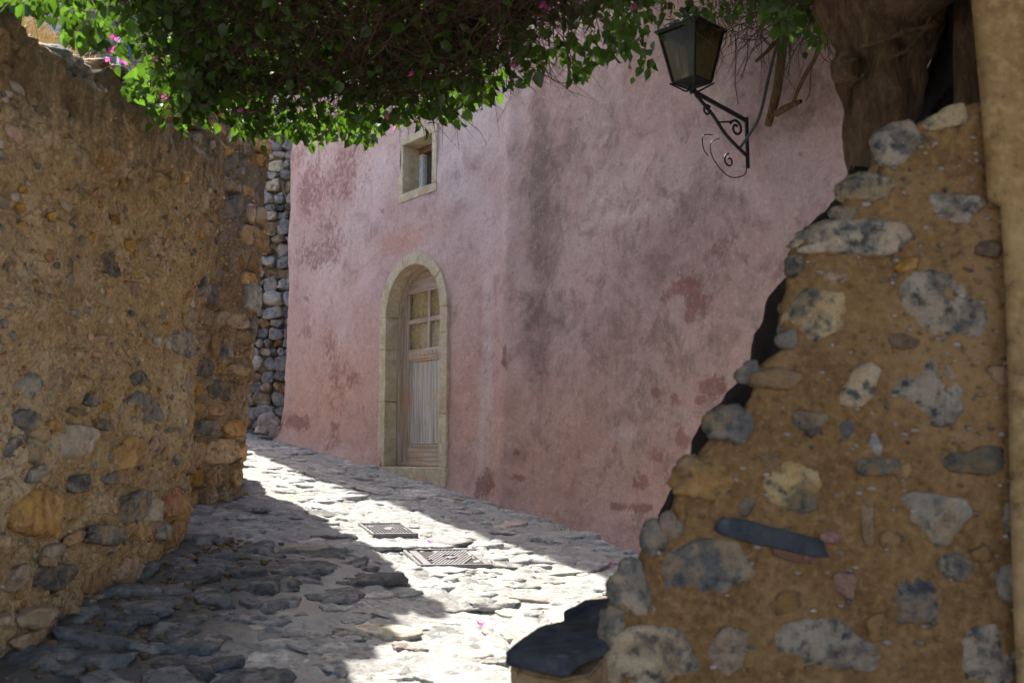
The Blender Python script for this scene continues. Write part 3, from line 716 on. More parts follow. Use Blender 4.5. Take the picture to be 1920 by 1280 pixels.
# door surround: jamb blocks, arch stones, threshold
sur = prism('door_threshold', rect(DC - DW - .01, DC + DW + .01, dbot - .12, dbot + .055), -0.34, 0.03, M['trim'], house, .008, .004)
for sgn in (-1, 1):
    cuts = [dbot + .057, dbot + .057 + (DSPR - dbot) * .42, dbot + (DSPR - dbot) * .80, DSPR + 0.02]
    if sgn > 0: cuts[1] -= .15; cuts[2] += .08
    for k in range(3):
        a, b = sorted((DC + sgn * DW, DC + sgn * (DW - JW)))
        prism('jamb_block', rect(a, b, cuts[k] + .0015, cuts[k + 1] - .0015), -0.30, 0.018, M['trim'], house, .007, .004)
NV = 5
for k in range(NV):
    a0 = math.pi * k / NV + .003; a1 = math.pi * (k + 1) / NV - .003
    o_ = [(DC + math.cos(a0 + (a1 - a0) * t / 6) * (DW), DSPR + .02 + math.sin(a0 + (a1 - a0) * t / 6) * (DW)) for t in range(7)]
    i_ = [(DC + math.cos(a1 - (a1 - a0) * t / 6) * (DW - JW), DSPR + .02 + math.sin(a1 - (a1 - a0) * t / 6) * (DW - JW)) for t in range(7)]
    prism('arch_stone', o_ + i_, -0.30, 0.020 + .002 * (k % 2), M['trim'], house, .006, 0.003)
# door: mesh = backing frame; sub-parts its timbers
IW = DW - JW
dd = -0.26
arch_pts = [(DC + IW * math.cos(math.pi * t / 16), DSPR + .02 + IW * math.sin(math.pi * t / 16)) for t in range(17)]
arch_in = [(DC + (IW - .03) * math.cos(math.pi * t / 16), DSPR + .02 + (IW - .03) * math.sin(math.pi * t / 16)) for t in range(17)]
outl = [(DC + IW + .04, dbot + .058)] + [(DC + (IW + .04) * math.cos(math.pi * t / 16), DSPR + .02 + (IW + .04) * math.sin(math.pi * t / 16)) for t in range(17)] + [(DC - IW - .04, dbot + .058)]
door = prism('door', outl, -0.27, -0.245, M['dark'], house)
zt_ = DSPR + .02
DF = .09
def dpart(name, ol, d0, d1, mat, bev=.004, noise=0.0): return prism(name, ol, d0 + DF, d1 + DF, mat, door, bev, noise)
# fixed casing: two jamb posts and the arched head
dpart('casing', rect(DC - IW, DC - IW + .03, dbot + .058, zt_), -.31, -.21, M['wood'])
dpart('casing', rect(DC + IW - .03, DC + IW, dbot + .058, zt_), -.31, -.21, M['wood'])
dpart('arched_head', arch_pts + arch_in[::-1], -.31, -.215, M['wood'])
L0, L1 = DC - IW + .034, DC + IW - .034
lz0 = dbot + .075
zA = SZ(795, 660)[1] - .03; zAt = zA + .10          # lock rail under the panes
zTop = min(SZ(790, 529)[1] - .058, zt_ + math.sqrt((IW - .04) ** 2 - ((L1 - L0) / 2 - .085) ** 2) - .075); print('zTop', zTop - zt_, IW) #                                # top of the panes
# stiles, rails
dpart('stile', rect(L0, L0 + .085, lz0, zt_), -.300, -.262, M['wood'])
dpart('stile', rect(L1 - .085, L1, lz0, zt_), -.300, -.262, M['wood'])
dpart('bottom_rail', rect(L0 + .087, L1 - .087, lz0, lz0 + .17), -.298, -.264, M['wood_h'])
dpart('lock_rail', rect(L0 + .087, L1 - .087, zA, zAt), -.298, -.264, M['wood_h'])
hr = IW - .034
hd = [(DC + hr * math.cos(math.pi * t / 16), zt_ + hr * math.sin(math.pi * t / 16)) for t in range(17)]
hd = [p for p in hd if p[1] > zTop + .06]
xe = math.sqrt(max(hr ** 2 - (zTop + .06 - zt_) ** 2, 0.01))
xs_ = min(xe, (L1 - L0) / 2)
dpart('head_board', [(DC + xs_, zTop + .06)] + hd + [(DC - xs_, zTop + .06)], -.300, -.262, M['wood_h'], .003)
# upper stile pieces following the arch
for sg in (-1, 1):
    ol = [(DC + sg * ((L1 - L0) / 2), zt_ + .001), *[(DC + sg * min(math.sqrt(max(hr ** 2 - (zTop + .058 - zt_) ** 2 * t * t, .0001)), (L1 - L0) / 2), zt_ + (zTop + .058 - zt_) * t) for t in (.2, .4, .6, .8, 1.0)], (DC + sg * ((L1 - L0) / 2 - .085), zt_ + (zTop + .058 - zt_)), (DC + sg * ((L1 - L0) / 2 - .085), zt_ + .001)]
    dpart('stile', ol, -.300, -.263, M['wood'], .002)
pL, pR = L0 + .087, L1 - .087; pm = (pL + pR) / 2
zm = (zAt + zTop + .058) / 2
dpart('glazing_bar', rect(pm - .017, pm + .017, zAt + .002, zTop + .058), -.296, -.268, M['wood'], .003)
dpart('glazing_bar', rect(pL, pm - .018, zm - .022, zm + .022), -.297, -.266, M['wood_h'], .003)
dpart('glazing_bar', rect(pm + .018, pR, zm - .022, zm + .022), -.297, -.266, M['wood_h'], .003)
for (a, b) in ((pL, pm - .018), (pm + .018, pR)):
    for (c, d) in ((zAt + .002, zm - .023), (zm + .023, zTop + .058)):
        dpart('pane', rect(a, b, c, d), -.286, -.282, M['glass'], 0)
# curtain behind the panes, folded
cs = np.linspace(pL - .02, pR + .02, 70); cz = np.linspace(zAt - .02, zTop + .08, 50)
CS, CZ = np.meshgrid(cs, cz); fold = .008 * np.sin(CS * 75 + 2.5 * np.sin(CZ * 9)) + .008 * fbm(np.stack([CS * 1, CZ, CZ * 0], -1), 26, 3, 5)
VV = np.array([PW(a, b, -.312 + DF + f)[:] for a, b, f in zip(CS.ravel(), CZ.ravel(), fold.ravel())])
link('curtain', np_mesh('curtain', VV, grid_faces(50, 70)), M['curtain'], door)
# lower panel with a bead around it
b0, b1, c0, c1 = pL, pR, lz0 + .172, zA - .002
dpart('panel', rect(b0 + .022, b1 - .022, c0 + .022, c1 - .022), -.300, -.276, M['wood_panel'], .008)
for ol in (rect(b0, b0 + .02, c0, c1), rect(b1 - .02, b1, c0, c1), rect(b0 + .0205, b1 - .0205, c0, c0 + .02), rect(b0 + .0205, b1 - .0205, c1 - .02, c1)):
    dpart('panel_bead', ol, -.299, -.268, M['wood'], .005)
dpart('weather_board', rect(L0 - .02, L1 + .01, lz0 - .016, lz0 + .03), -.262, -.235, M['wood_h'], .008)
# carved sprig on the lock rail
for k in range(9):
    f = (k + .5) / 9; cx = pL + .03 + f * (pR - pL - .06); czz = (zA + zAt) / 2 + .012 * math.sin(f * 12)
    r = .013; dpart('carving', [(cx + r * 1.5 * math.cos(t * math.pi / 4), czz + r * math.sin(t * math.pi / 4) * (0.8 + .3 * (k % 2))) for t in range(8)], -.266, -.258, M['wood_h'], .002)
# window
iw, ih = WW - .085, WH - .085
zb_, zt2 = WCz - ih, WCz + ih
win = prism('window', rect(WCs - iw - .03, WCs + iw + .03, zb_ - .03, zt2 + .03), -.30, -.28, M['dark'], house)
prism('window_jamb_stone', rect(WCs - WW, WCs - iw, zb_ + .001, zt2 - .001), -.27, .016, M['trim'], house, .006, .004)
prism('window_jamb_stone', rect(WCs + iw, WCs + WW - .01, zb_ + .001, zt2 - .001), -.27, .016, M['trim'], house, .006, .004)
prism('window_lintel_stone', rect(WCs - WW + .03, WCs + WW, zt2, zt2 + .085), -.27, .018, M['trim'], house, .006, .004)
prism('window_sill_stone', rect(WCs - WW + .02, WCs + WW, zb_ - .085, zb_), -.27, .020, M['trim'], house, .006, .004)
def wpart(name, ol, d0, d1, mat, bev=.004): return prism(name, ol, d0, d1, mat, win, bev)
wpart('frame_post', rect(WCs - iw, WCs - iw + .06, zb_ + .001, zt2 - .062), -.235, -.18, M['white'])
wpart('frame_post', rect(WCs + iw - .06, WCs + iw, zb_ + .001, zt2 - .062), -.235, -.18, M['wood_brown'])
wpart('frame_head', rect(WCs - iw, WCs + iw, zt2 - .06, zt2 - .001), -.235, -.175, M['wood_brown'])
wpart('pane', rect(WCs - iw + .061, WCs + iw - .061, zb_ + .001, zt2 - .063), -.215, -.211, M['glass'], 0)
# unseen roof slab; eave stretched past the corner to shape the lane's shade line
EV = 0.36
c = [WP.pt(np.array([sL]))[0], WP.pt(np.array([sM]))[0], WP.pt(np.array([sL + 9.6]))[0]]
n1, n2 = WP.nor(np.array([sL + 1]))[0], WP.nor(np.array([sM + 2]))[0]
ro = [Vector((*(c[0] + n1 * .46), 0)) - TF * 1.6, Vector((*(c[1] + (n1 + n2) / 2 * .10), 0)), Vector((*(c[2] + n2 * .85), 0)), Vector((12, 8, 0)), Vector((6, 22, 0)), Vector((0.2, 19, 0))]
bm = bmesh.new(); a = [bm.verts.new(p + Vector((0, 0, 5.12))) for p in ro]; b = [bm.verts.new(p + Vector((0, 0, 5.28))) for p in ro]
bm.faces.new(a[::-1]); bm.faces.new(b)
for i in range(len(a)): bm.faces.new((a[i], a[(i + 1) % len(a)], b[(i + 1) % len(a)], b[i]))
me = bpy.data.meshes.new('roof'); bm.to_mesh(me); bm.free(); link('roof', me, M['rooftile'], house)

# ---- dry stone wall end between the pink house and the block wall
dsw = tag(empty('dry_stone_wall'), 'narrow stack of small loose grey stones beside the left corner of the pink house', 'wall', kind='thing')
yD = 11.85
bmv = [at(430, 250, yD + .12).x, at(560, 250, yD + .12).x]
zz0 = float(ground_z(-2.9, yD)) - .1
me = np_mesh('core', np.array([[x, y, z] for x in (-3.7, -2.45) for y in (yD + .03, yD + .5) for z in (zz0, 4.6)]), [(0, 1, 3, 2), (4, 6, 7, 5), (0, 4, 5, 1), (2, 3, 7, 6), (1, 5, 7, 3), (0, 2, 6, 4)], False)
link('core', me, M['soil'], dsw)
v = 842.0
while v > 150:
    hpx = random.uniform(12, 27) * (1.15 if v > 500 else 1.0)
    u = 462 + random.uniform(-6, 4)
    while u < 545:
        wpx = hpx * random.uniform(0.85, 1.6)
        p = at(u + wpx / 2, v - hpx / 2, yD); k = yD / FPX
        mt = random.choices(['drystone', 'grey', 'red', 'brown', 'greyblue', 'pale'], [6, 3, .15, 1.6, 1.0, 1.3])[0]
        place('stone', rock_mesh(random.choice(['round', 'rock', 'block']), random.randrange(7), mt), dsw, (p.x, p.y + random.uniform(-.04, .04), p.z), (1, 0, 0), (0, 0, 1), (0, -1, 0),
              (wpx * k / 2 * 1.24, hpx * k / 2 * 1.22, .13), random.uniform(-.25, .25))
        u += wpx
    v -= hpx
# foot boulders where the plaster ends
for (u, v, ru, rv) in ((506, 792, 46, 40), (490, 806, 30, 20), (520, 812, 34, 30)):
    p = at(u, v, 11.45); k = 11.45 / FPX
    place('stone', rock_mesh('rock', random.randrange(7), 'paver_pink'), dsw, p, (1, 0, 0), (0, 0, 1), (0, -1, 0), (ru * k / 2, rv * k / 2, .12))

# ================================================================== PAVING STONES
def lane_ok(x, y):
    if not (-2.9 < x < 2.6 and 3.0 < y < 12.3): return False
    d = (x - P0.x) * NF.x + (y - P0.y) * NF.y
    if d < 0.02: return False
    if y < 6.2 and x < -1.98: return False
    if 6.2 <= y < 7.9 and x < -2.3 + (y - 7.2) * .5: return False
    if y >= 7.9 and x < -0.283 * y - 0.1: return False
    return True
COV = []   # manhole covers: centre, half sizes, angle
def gpt(u, v):
    d = ray(u, v); t = 1.5 / (-(d.z) - 0.084 * d.x + 0.1255 * d.y) if False else -1.5 / (d.z + 0.084 * d.x - 0.1255 * d.y)
    return d * t
c1 = [gpt(*q) for q in ((757, 1026), (912, 1026), (920, 1055), (782, 1056))]
c2 = [gpt(*q) for q in ((668, 981), (752, 981), (785, 1001), (702, 1003))]
def quad_frame(c):
    ctr = sum(c, Vector()) / 4; ax = ((c[1] - c[0]) + (c[2] - c[3])) / 2; ay = ((c[0] - c[3]) + (c[1] - c[2])) / 2
    return ctr, ax.length / 2, ay.length / 2, math.atan2(ax.y, ax.x), ay
q1, q2 = quad_frame(c1), quad_frame(c2)
print('covers', q1[1:4], q2[1:4])
pts = []
tries = 0
def cover_clear(x, y, r):
    for q in (q1, q2):
        a = q[3]; dx, dy = x - q[0].x, y - q[0].y
        lx = dx * math.cos(a) + dy * math.sin(a); ly = -dx * math.sin(a) + dy * math.cos(a)
        if abs(lx) < q[1] + r and abs(ly) < q[2] + r: return False
    return True
while tries < 26000:
    tries += 1
    x, y = random.uniform(-2.9, 2.4), random.uniform(3.0, 12.2)
    if not lane_ok(x, y): continue
    heap = x < -1.0 - .25 * math.sin(y * 3) and y < 6.3
    sz = random.choice([.09, .12, .15, .18, .22]) * (1.25 if heap else 1.0) * random.uniform(.85, 1.15)
    if tries > 16000: sz = random.uniform(.05, .09)
    if not cover_clear(x, y, sz * .5): continue
    f = .80 if heap else .84
    if any((x - p[0]) ** 2 / 1.35 + (y - p[1]) ** 2 < ((sz + p[2]) * f * .75) ** 2 for p in pts): continue
    pts.append((x, y, sz, heap))
pts.sort(key=lambda p: -p[2] / (p[1] ** 1.5) if 3.8 < p[1] else 1)
print('pavers', len(pts))
rest = {'paver': [], 'paver_dark': []}
def gnormal(x, y):
    return Vector((0.084, -0.1255, 1)).normalized()
for k, (x, y, sz, heap) in enumerate(pts):
    z = float(lane_h(np.array(x), np.array(y)))
    ang = random.uniform(-.5, .5) + (0.25)
    el = random.uniform(1.0, 1.7)
    nn = (gnormal(x, y) + Vector((random.gauss(0, .06), random.gauss(0, .06), 0)) * (2.0 if heap else 1)).normalized()
    X_ = Vector((math.cos(ang), math.sin(ang), 0)); X_ = (X_ - nn * X_.dot(nn)).normalized()
    Y_ = nn.cross(X_)
    if heap:
        mt = random.choice(['paver_dark', 'paver_dark', 'greyblue', 'paver_dark']) ; kind = random.choice(['rock', 'flat', 'flat', 'rock']); dep = sz * .5; prot = random.uniform(.008, .034); el = random.uniform(.95, 1.5); sz *= .92
        fl = {'flat': .40, 'round': .8}.get(kind, .6)
    else:
        mt = random.choices(['paver', 'paver_pink', 'pale', 'grey'], [8, .8, 1, 2])[0]; kind = 'flat'; dep = .055; prot = random.choice([random.uniform(-.004, .010), random.uniform(.004, .017)]); fl = .40
    sc3 = (sz * el, sz / el * 1.15, dep)
    loc = Vector((x, y, z)) + nn * (prot - dep * fl)
    if k < 300:
        place('paving_stone', rock_mesh(kind, random.randrange(7), mt), lane, loc, X_, Y_, nn, sc3)
    else:
        me_ = rock_data(400 + k % 7, 12, 0.09, ICO1, 0.40, 0.035)
        m = np.eye(4); m[:3, 0] = np.array(X_) * sc3[0]; m[:3, 1] = np.array(Y_) * sc3[1]; m[:3, 2] = np.array(nn) * sc3[2]; m[:3, 3] = loc
        rest['paver_dark' if heap else 'paver'].append((me_[0], me_[1], m))
for mt, it in rest.items():
    if it: tag(joined('small_paving_stones', it, M[mt], lane), kind='stuff')
# loose pebbles near the left wall foot
pb = []
for k in range(260):
    y = random.uniform(3.6, 6.4); x = -1.85 + abs(random.gauss(0, .22)); z = float(lane_h(np.array(x), np.array(y)))
    s_ = random.uniform(.006, .022); m = np.diag([s_ * 1.3, s_, s_ * .8, 1.0]); m[:3, 3] = (x, y, z + s_ * .3); pb.append((*rock_data(k % 9, 8, .05, ICO1, .8), m))
tag(joined('pebbles', pb, M['brown'], None), 'loose pebbles at the foot of the rubble wall', 'pebbles', kind='stuff')

lf = []
for k in range(150):
    y = random.uniform(4.0, 10.5); 
    if random.random() < .5: x = P0.x + T50.x * (P0.y - y) / -T50.y - abs(random.gauss(0, .18)) - .12
    else: x = random.uniform(-1.9, .6)
    if not lane_ok(x, y): continue
    z = float(lane_h(np.array(x), np.array(y))) + .006; q_ = random.uniform(.012, .028); m = np.array((Matrix.Translation((x, y, z)) @ Matrix.Rotation(random.uniform(0, 6.2), 4, 'Z') @ Matrix.Rotation(random.uniform(-.4, .4), 4, 'X') @ Matrix.Diagonal((q_, q_, q_, 1))))
    lf.append((np.array([[0, 0, 0], [-.34, .28, .10], [-.28, .62, .09], [0, 1.0, .1], [.28, .62, .09], [.34, .28, .10]]), np.array([[0, 1, 2], [0, 2, 3], [0, 3, 4], [0, 4, 5]]), m))
tag(joined('fallen_leaves', lf, M['twig'], None), 'small dry brown leaves scattered over the lane', 'leaves', kind='stuff')
# manhole covers
def cover(q, label, pattern):
    ctr, hx, hy, ang, ay = q
    root = tag(empty('manhole_cover'), label, 'manhole cover', 'manhole covers in the lane')
    nn = gnormal(0, 0); X_ = Vector((math.cos(ang), math.sin(ang), 0)); X_ = (X_ - nn * X_.dot(nn)).normalized(); Y_ = nn.cross(X_)
    z = float(lane_h(np.array(ctr.x), np.array(ctr.y)))
    o3 = Vector((ctr.x, ctr.y, z)) + nn * .007
    root.matrix_world = Matrix(((X_.x, Y_.x, nn.x, o3.x), (X_.y, Y_.y, nn.y, o3.y), (X_.z, Y_.z, nn.z, o3.z), (0, 0, 0, 1)))
    def boxes(name, lst, mat, bev=0.0):
        bm = bmesh.new()
        for (x, y, zc, sx, sy, sz_, rz) in lst:
            r = bmesh.ops.create_cube(bm, size=1.0, matrix=Matrix.Translation((x, y, zc)) @ Matrix.Rotation(rz, 4, 'Z') @ Matrix.Diagonal((sx, sy, sz_, 1)))
        if bev: bmesh.ops.bevel(bm, geom=bm.edges[:], offset=bev, segments=1, affect='EDGES')
        me = bpy.data.meshes.new(name); bm.to_mesh(me); bm.free(); return link(name, me, M[mat], root)
    t = .022
    boxes('rim', [(0, hy - t / 2, 0, 2 * hx, t, .03, 0), (0, -hy + t / 2, 0, 2 * hx, t, .03, 0), (-hx + t / 2, 0, -.001, t, 2 * hy - 2 * t, .03, 0), (hx - t / 2, 0, -.001, t, 2 * hy - 2 * t, .03, 0)], 'castiron', .004)
    boxes('lid', [(0, 0, -.007, 2 * hx - 2.4 * t, 2 * hy - 2.4 * t, .02, 0)], 'castgroove')
    L = []
    ix, iy = hx - 1.5 * t, hy - 1.5 * t
    if pattern == 'bars':
        L.append((-ix + .03, 0, .006, .05, 2 * iy, .008, 0)); L.append((ix - .03, 0, .006, .05, 2 * iy, .008, 0))
        x = -ix + .085; 
        n_ = 13; w_ = (2 * ix - .15) / n_
        for k in range(n_):
            # slanting ribs in short lengths so none crosses the border
            for j in range(6):
                yy = -iy + (j + .5) * 2 * iy / 6; xx = -ix + .075 + (k + .5) * w_ + yy * .7
                if abs(xx) < ix - .075 and not (abs(xx) < .03 and abs(yy) < .03): L.append((xx, yy, .006, w_ * .50, 2 * iy / 6 * 1.30, .008 + .0001 * j, -.61))
        L.append((0, 0, .007, .06, .05, .008, .6))
    else:
        n_ = 11
        for i in range(n_):
            for j in range(n_):
                x = -ix + (i + .5) * 2 * ix / n_; y = -iy + (j + .5) * 2 * iy / n_
                if (i, j) != (n_ // 2, n_ // 2): L.append((x, y, .006, 2 * ix / n_ * .66, 2 * iy / n_ * .5, .008, (.5 if (i + j) % 2 else -.5)))
        L.append((0, 0, .006, .05, .05, .009, .78))
    boxes('tread_pattern', L, 'castiron')
    return root
cover(q1, 'larger worn iron manhole cover with slanting ribs, nearer the bottom of the lane', 'bars')
cover(q2, 'smaller square iron manhole cover with chequered studs, higher up the lane', 'studs')

# ================================================================== RIGHT FOREGROUND WALL
YR = 2.4
prof = [(955,1330),(962,1260),(1080,1255),(1110,1235),(1150,1200),(1138,1165),(1140,1135),(1165,1105),(1190,1075),(1200,1040),(1222,1005),(1252,975),(1262,920),(1290,875),(1325,835),(1350,790),(1395,765),(1418,715),(1422,690),(1468,655),(1474,590),(1488,545),(1484,505),(1482,470),(1502,448),(1558,430),(1578,385),(1618,330),(1650,262),(1722,226),(1790,200),(1845,186)]
pz = np.array([at(u, v, YR).z for u, v in prof]); px_ = np.array([at(u, v, YR).x for u, v in prof])
o_ = np.argsort(pz); pz, px_ = pz[o_], px_[o_]
pz = np.maximum.accumulate(pz + np.arange(len(pz)) * 1e-5)
pz = np.concatenate([[-1.6], pz]); px_ = np.concatenate([[-.06], px_])
xR = at(1872, 600, YR).x + .05
nr = 330; zs = np.linspace(pz[0], pz[-1], nr)
ncf = 170
rows = []
for z in zs:
    xl = float(np.interp(z, pz, px_))
    back = [(xl * (1 + .17 * (1 - t)) + .02 + .05 * (1 - t), YR + .42 * (1 - t) + .03, 0) for t in np.linspace(0, 1, 14)[:-1]]
    rr = [(xl + .03 - .03 * math.cos(a), YR + .03 - .03 * math.sin(a), 1) for a in np.linspace(0, math.pi / 2, 6)]
    fr = [(xl + .03 + (xR - xl - .03) * t, YR, 2) for t in np.linspace(0, 1, ncf)[1:]]
    rows.append([(x, y, z) for x, y, _ in back + rr + fr])
V = np.array(rows); r_, c_ = V.shape[:2]
nfront = ncf - 1
def dispR(P): return 0.011 * fbm(P, 3.0, 3, 61) + 0.008 * fbm(P, 11.0, 4, 62) + 0.0022 * fbm(P, 45, 2, 63)
D = dispR(V); 
V[:, -nfront:, 1] -= D[:, -nfront:]
V[:, :-nfront, 0] -= 1.6 * D[:, :-nfront]; V[:, :-nfront, 1] -= .5 * D[:, :-nfront]
cap = V[-1:].copy(); cap[..., 1] += np.linspace(0.05, .45, c_)[None] * 0 + .42; 
V = np.concatenate([V, cap], 0)
me = np_mesh('mortar', V.reshape(-1, 3), grid_faces(r_ + 1, c_)); fattr(me, 'grime', np.zeros(len(me.vertices)))
wallR = tag(empty('buttress_wall'), 'blurred foreground ochre wall of mortar and mottled stones, its edge rising steeply to the right', 'wall', kind='thing')
link('mortar_face', me, M['mortar_near'], wallR)
stR = [(1690,272,110,84,.25,'mottled','rock'),(1785,222,110,44,.3,'mottled','rock'),(1628,358,104,72,.1,'mottled','rock'),(1588,452,215,84,.05,'mottled','rock'),(1800,385,140,82,.05,'mottled','rock'),
 (1775,575,180,150,-.1,'mottled','rock'),(1535,592,135,92,.1,'mottled','rock'),(1613,728,60,96,-.5,'mottled','rock'),(1760,747,172,138,.2,'mottled','rock'),(1455,715,96,52,0,'brown','rock'),
 (1365,802,84,80,0,'grey','rock'),(1523,788,76,60,0,'mottled','rock'),(1588,810,46,38,0,'greyblue','round'),(1636,832,34,44,0,'pale','round'),(1646,872,76,32,.05,'grey','block'),(1842,868,140,56,0,'grey','rock'),
 (1492,928,104,124,.2,'mottled','rock'),(1312,905,110,90,0,'ochre','rock'),(1765,962,164,132,0,'pale','rock'),(1450,1006,190,36,-.22,'slate','block'),(1627,978,20,82,0,'brown','block'),
 (1332,1080,188,122,.1,'greyblue','rock'),(1192,1110,92,110,.3,'grey','rock'),(1790,1068,60,62,0,'grey','rock'),(1717,1132,90,112,.3,'greyblue','rock'),(1592,1092,50,66,.2,'red','rock'),
 (1562,1218,204,112,0,'mottled','rock'),(1372,1222,84,80,0,'brown','rock'),(1215,1248,214,130,0,'mottled','rock'),(1872,1232,136,140,0,'mottled','rock'),(1898,1105,56,90,0,'pale','rock'),
 (1490,1040,90,22,-.15,'red','flat'),(1905,968,50,90,0,'grey','rock'),(1228,1008,50,64,0,'greyblue','rock'),(1440,860,50,34,0,'brown','round'),(1690,880,40,30,.2,'brown','round'),(1410,700,60,44,.3,'grey','rock'),(1345,795,50,50,0,'grey','rock'),(1290,880,46,50,0,'brown','rock'),(1585,400,60,40,0,'grey','rock'),(1260,985,44,50,.2,'brown','rock'),(1150,1170,50,60,0,'grey','rock'),(1490,500,40,40,0,'mottled','rock'),(1480,640,50,40,0,'grey','rock'),(1700,500,44,30,.4,'ochre','rock'),(1850,470,50,36,0,'brown','rock'),(1880,700,60,50,.1,'ochre','rock'),(1670,1010,36,30,.3,'ochre','rock'),(1480,1130,60,36,.1,'brown','rock'),(1650,1180,44,50,.2,'ochre','rock'),(1840,1040,40,30,0,'brown','rock'),(1560,1010,40,30,0,'red','rock'),(1560,520,50,26,0,'ochre','round'),(1690,640,60,30,0,'brown','round'),(1400,950,50,34,.3,'brown','round')]
for k, (u, v, pw, ph, rot, mt, kind) in enumerate(stR):
    c = at(u, v, YR); sc = YR / FPX
    d = float(dispR(np.array([[c.x, YR, c.z]]))[0]); dep = min(pw, ph) * sc * .42; fl = {'block': .55, 'flat': .4, 'round': .8}.get(kind, .6)
    ddy = YR - d - .007 + dep * fl - (.003 if kind == 'rock' else 0)
    place('stone', rock_mesh(kind, k % 7, 'slate' if mt == 'slate' else 'r_' + mt), wallR, (c.x, ddy, c.z), (1, 0, 0), (0, 0, 1), (0, -1, 0), (pw * sc / 2 * 1.16, ph * sc / 2 * 1.18, dep), rot)
ch = []
for k in range(420):
    z = random.uniform(-.62, .80); xl_ = float(np.interp(z, pz, px_)); x = random.uniform(xl_ + .03, xR - .02)
    d = float(dispR(np.array([[x, YR, z]]))[0]); q_ = random.uniform(.002, .007); m = np.diag([q_ * random.uniform(1, 2), q_, q_, 1.0]); m[:3, 3] = (x, YR - d - q_ * .2, z)
    ch.append((*rock_data(k % 9, 8, .08, ICO1, .8), m))
for nm_, a_, b_, mt in (('grit', 0, 160, 'r_pale'), ('grit', 160, 300, 'r_brown'), ('grit', 300, 420, 'r_grey')): tag(joined(nm_, ch[a_:b_], M[mt], wallR), kind='stuff')
# black slate slab projecting from the wall
def slab(name, top_uvy, thick, mat, parent, noise=.006):
    T = [at(u, v, y) for (u, v, y) in top_uvy]
    bm = bmesh.new(); a = [bm.verts.new(p) for p in T]; b = [bm.verts.new(p - Vector((0, 0, thick))) for p in T]
    bm.faces.new(a); bm.faces.new(b[::-1]); k = len(a)
    for i in range(k): bm.faces.new((a[i], b[i], b[(i + 1) % k], a[(i + 1) % k]))
    bmesh.ops.recalc_face_normals(bm, faces=bm.faces)
    bmesh.ops.bevel(bm, geom=bm.edges[:], offset=.005, segments=2, affect='EDGES')
    bmesh.ops.triangulate(bm, faces=bm.faces[:]); bmesh.ops.subdivide_edges(bm, edges=bm.edges[:], cuts=3, use_grid_fill=True)
    P = np.array([v.co[:] for v in bm.verts]); Dn = noise * fbm(P * np.array([1, 1, 3]), 14, 4, 5); bm.normal_update()
    for v, d in zip(bm.verts, Dn): v.co += v.normal * float(d)
    me = bpy.data.meshes.new(name); bm.to_mesh(me); bm.free(); return link(name, me, mat, parent)
s1 = slab('slate_slab', [(948,1218,2.32),(1050,1236,2.22),(1064,1234,2.22),(1150,1190,2.42),(1165,1118,2.9),(1096,1124,2.88),(1058,1146,2.78),(1056,1162,2.74),(1010,1172,2.62)], .034, M['slate'], wallR)
s1['label'] = 'flat black slate slab'
s2 = slab('footing_block', [(960,1252,2.34),(1052,1272,2.25),(1110,1262,2.27),(1150,1215,2.45),(1130,1175,2.7),(1010,1205,2.6)], .22, M['r_ochre'], wallR, .010)

# plastered pillar at the right edge
pil = tag(empty('plastered_pillar'), 'smooth yellow plastered pillar at the right edge of the photo', 'pillar', kind='thing')
zs = np.linspace(-1.7, 3.0, 240); xs = np.linspace(0, 1, 60)
XX, ZZ = np.meshgrid(xs, zs)
xl = at(1876, 640, YR - .05).x
edge = xl + .012 * np.sin(ZZ * 3) + np.where(ZZ > .62, -.03, 0.0) * 1.0
Xp = edge + XX * .8
Yp = YR - .05 + 0 * XX
left = XX < .05
Yp = np.where(XX == 0, YR + .5, np.where(XX < .02, YR - .035, Yp)); Xp = np.where(XX == 0, Xp * 1.24 + .05, Xp)
Pp = np.stack([Xp, Yp, ZZ], -1); dsp = .012 * fbm(Pp, 2.5, 4, 71) + .004 * fbm(Pp, 12, 3, 72)
Pp[..., 1] -= dsp; Pp[..., 0] -= dsp * .5
me = np_mesh('plaster', Pp.reshape(-1, 3), grid_faces(240, 60)); fattr(me, 'grime', np.clip(.5 * fbm(Pp, 1.7, 3, 75), 0, 1).ravel()); link('plaster_face', me, M['plaster_near'], pil)
Vb = np.array([[x, y, z] for x in (xl + .36, xl + .75) for y in (YR + .02, YR + .45) for z in (-1.7, 2.98)])
link('core', np_mesh('core', Vb, [(0, 1, 3, 2), (4, 6, 7, 5), (0, 4, 5, 1), (2, 3, 7, 6), (1, 5, 7, 3), (0, 2, 6, 4)], False), M['plaster_near'], pil)

# ================================================================== tubes
def tube_data(pts, rad, sides=8, noise=0.0, seed=0, closed_tip=True):
    pts = [Vector(p) for p in pts]; n = len(pts); V = []; up = Vector((0, 0, 1)); prev = None
    for i, p in enumerate(pts):
        t = (pts[min(i + 1, n - 1)] - pts[max(i - 1, 0)]).normalized()
        if prev is None: a = t.cross(up if abs(t.z) < .9 else Vector((1, 0, 0))).normalized()
        else: a = (prev - t * prev.dot(t)).normalized()
        b = t.cross(a); prev = a
        r = rad[i] if hasattr(rad, '__len__') else rad
        for k in range(sides):
            an = 2 * math.pi * k / sides; V.append(p + (a * math.cos(an) + b * math.sin(an)) * r)
    F = []
    for i in range(n - 1):
        for k in range(sides):
            F.append((i * sides + k, i * sides + (k + 1) % sides, (i + 1) * sides + (k + 1) % sides, (i + 1) * sides + k))
    V = np.array([v[:] for v in V])
    if noise:
        C = np.repeat(np.array([p[:] for p in pts]), sides, 0); dirn = V - C
        V = C + dirn * (1 + noise * fbm(V * np.array([1, 1, .45]), 9, 4, seed)[:, None])
    return V, np.array(F)
